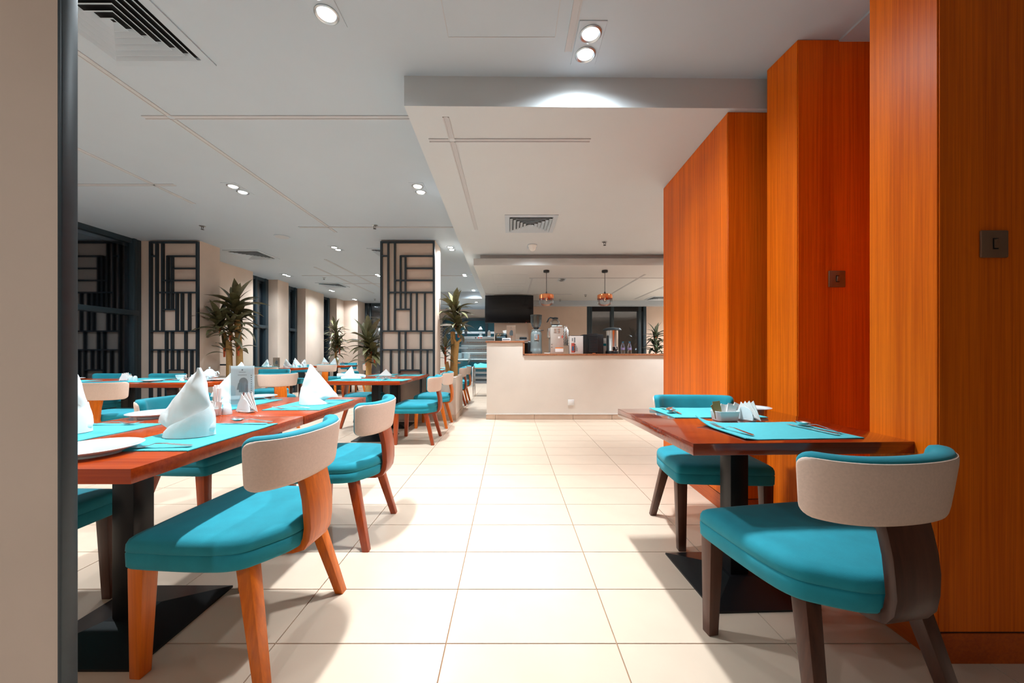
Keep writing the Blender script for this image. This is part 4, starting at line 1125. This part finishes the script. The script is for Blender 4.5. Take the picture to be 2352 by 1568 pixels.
for k in range(9):
    a = R(80) * k / 8; rs.append([(-.74, .02 + .5 * (1 - math.cos(a)), .84 + .5 * math.sin(a)), (.42, .02 + .5 * (1 - math.cos(a)), .84 + .5 * math.sin(a))])
mb = MB()
for k in range(8): mb.add([rs[k][0], rs[k][1], rs[k + 1][1], rs[k + 1][0]], [(0, 1, 2, 3)])
mb.build('curved_glass', 'clear', t, smooth=60)
MB().box(.12, .20, -.006, .001, .70, .74).build('price_tag', 'kraft', t)
for k in range(3):
    o = inst('bowlstack', -1.92 + .27 * k, 11.95, .842, 0, ('left', 'middle', 'right')[k] + ' stack of pale bowls on the glass display counter', 'stacks of bowls', 'bowl stack',
         ('bowl_stack', lambda r: [MB().lathe([(.001, 0), (.06, 0), (.11, .05), (.107, .05), (.05, .008), (.001, .008)], n=22).build('bowl', 'china', r, smooth=50).__setattr__('location', (0, 0, .028 * q)) for q in range(6)]))
def lantern(x, y, z, h, w, label, pat=False):
    t = thing('glass_lantern', label, 'lantern', (x, y, z))
    MB().box(-w, w, -w, w, 0, .03).build('base', 'china', t)
    MB().box(-w * .95, w * .95, -w * .95, w * .95, .03, h * .72).build('glass', 'clear' if not pat else 'steel', t)
    MB().rings([[(-w, -w, h * .72), (w, -w, h * .72), (w, w, h * .72), (-w, w, h * .72)], [(-.03, -.03, h * .92), (.03, -.03, h * .92), (.03, .03, h * .92), (-.03, .03, h * .92)], [(-.02, -.02, h), (.02, -.02, h), (.02, .02, h), (-.02, .02, h)]]).build('roof', 'china' if not pat else 'steel', t)
    if not pat: MB().lathe([(.001, .03), (.04, .03), (.04, .14), (.001, .14)], n=14).build('candle', 'paper', t)
lantern(at(1104, 13.5), 13.5, 1.62, .37, .075, 'tall clear glass lantern on top of the display fridge')
lantern(at(1123.5, 13.5), 13.5, 1.62, .24, .06, 'shorter patterned lantern on top of the display fridge', True)
w = struct(MB().box(-2.6, .3, 14.34, 14.40, .9, 2.32).build('window_7', 'blue_glass'))
for x in (-2.6, -1.75, -.95, -.10): MB().box(x, x + .10, 14.30, 14.40, .9, 2.32).build('frame_post', 'dark_metal', w)
MB().box(-2.6, .3, 14.30, 14.40, 2.28, 2.38).build('frame_rail', 'dark_metal', w)
struct(MB().box(-2.4, .3, 14.32, 14.34, 1.78, 1.86).build('trim_kitchen_rail', 'card'))
t = thing('lattice_screen', 'small screen with black diamond lattice beside the centre column', 'screen', (-1.72, 9.4, 0))
MB().box(-.30, .32, 0, .04, 0, 1.12).build('panel', 'plaster', t)
mb = MB()
for k in range(9):
    for q in range(9):
        x, z = -.27 + .068 * k, 1.15 + .068 * q
        mb.tube([(x - .034, .02, z), (x, .02, z + .034), (x + .034, .02, z), (x, .02, z - .034), (x - .034, .02, z)], .006, 4)
mb.build('diamond_lattice', 'black', t)
MB().box(-.30, .32, 0, .04, 1.72, 1.76).build('top_rail', 'plaster', t)
t = thing('steel_trolley', 'steel serving trolley with teal cloths by the bar end', 'trolley', (-.58, 8.9, 0))
for x in (-.28, .28):
    for y in (-.22, .22): MB().tube([(x, y, .0), (x, y, .66), (x * .93, y, .71)], .016, 10).build('leg', 'steel', t, smooth=50)
    MB().tube([(x * .93, -.2, .71), (x * .93, .2, .71)], .014, 8).build('rail', 'steel', t)
for z in (.30, .42, .54): MB().box(-.27, .27, -.21, .21, z, z + .03).build('drawer_shelf', 'brushed', t, bevel=.004)
MB().box(-.27, .27, -.21, .21, .655, .675).build('top_shelf', 'kraft', t, bevel=.003)
MB().box(.05, .27, -.225, -.215, .28, .64).build('vent_panel', 'white_plastic', t)
MB().box(-.31, -.285, -.20, .20, .22, .70).build('side_cloth', 'linen', t, bevel=.01)
mb = MB(); random.seed(5); rs = []
for k in range(9):
    x = -.26 + .065 * k; rs.append([(x, -.21 + random.uniform(-.01, .01), .68), (x, .0, .69), (x, .2, .69), (x + .01, .15, .735 + random.uniform(0, .02)), (x, .0, .77 + random.uniform(-.015, .02)), (x - .01, -.17, .735 + random.uniform(-.01, .015))])
o = thing('teal_cloth', 'heap of folded teal cloths on the trolley', 'cloth', (-.58, 8.9, 0)); mb.rings(rs).build('folds', 'mat', o, smooth=50)
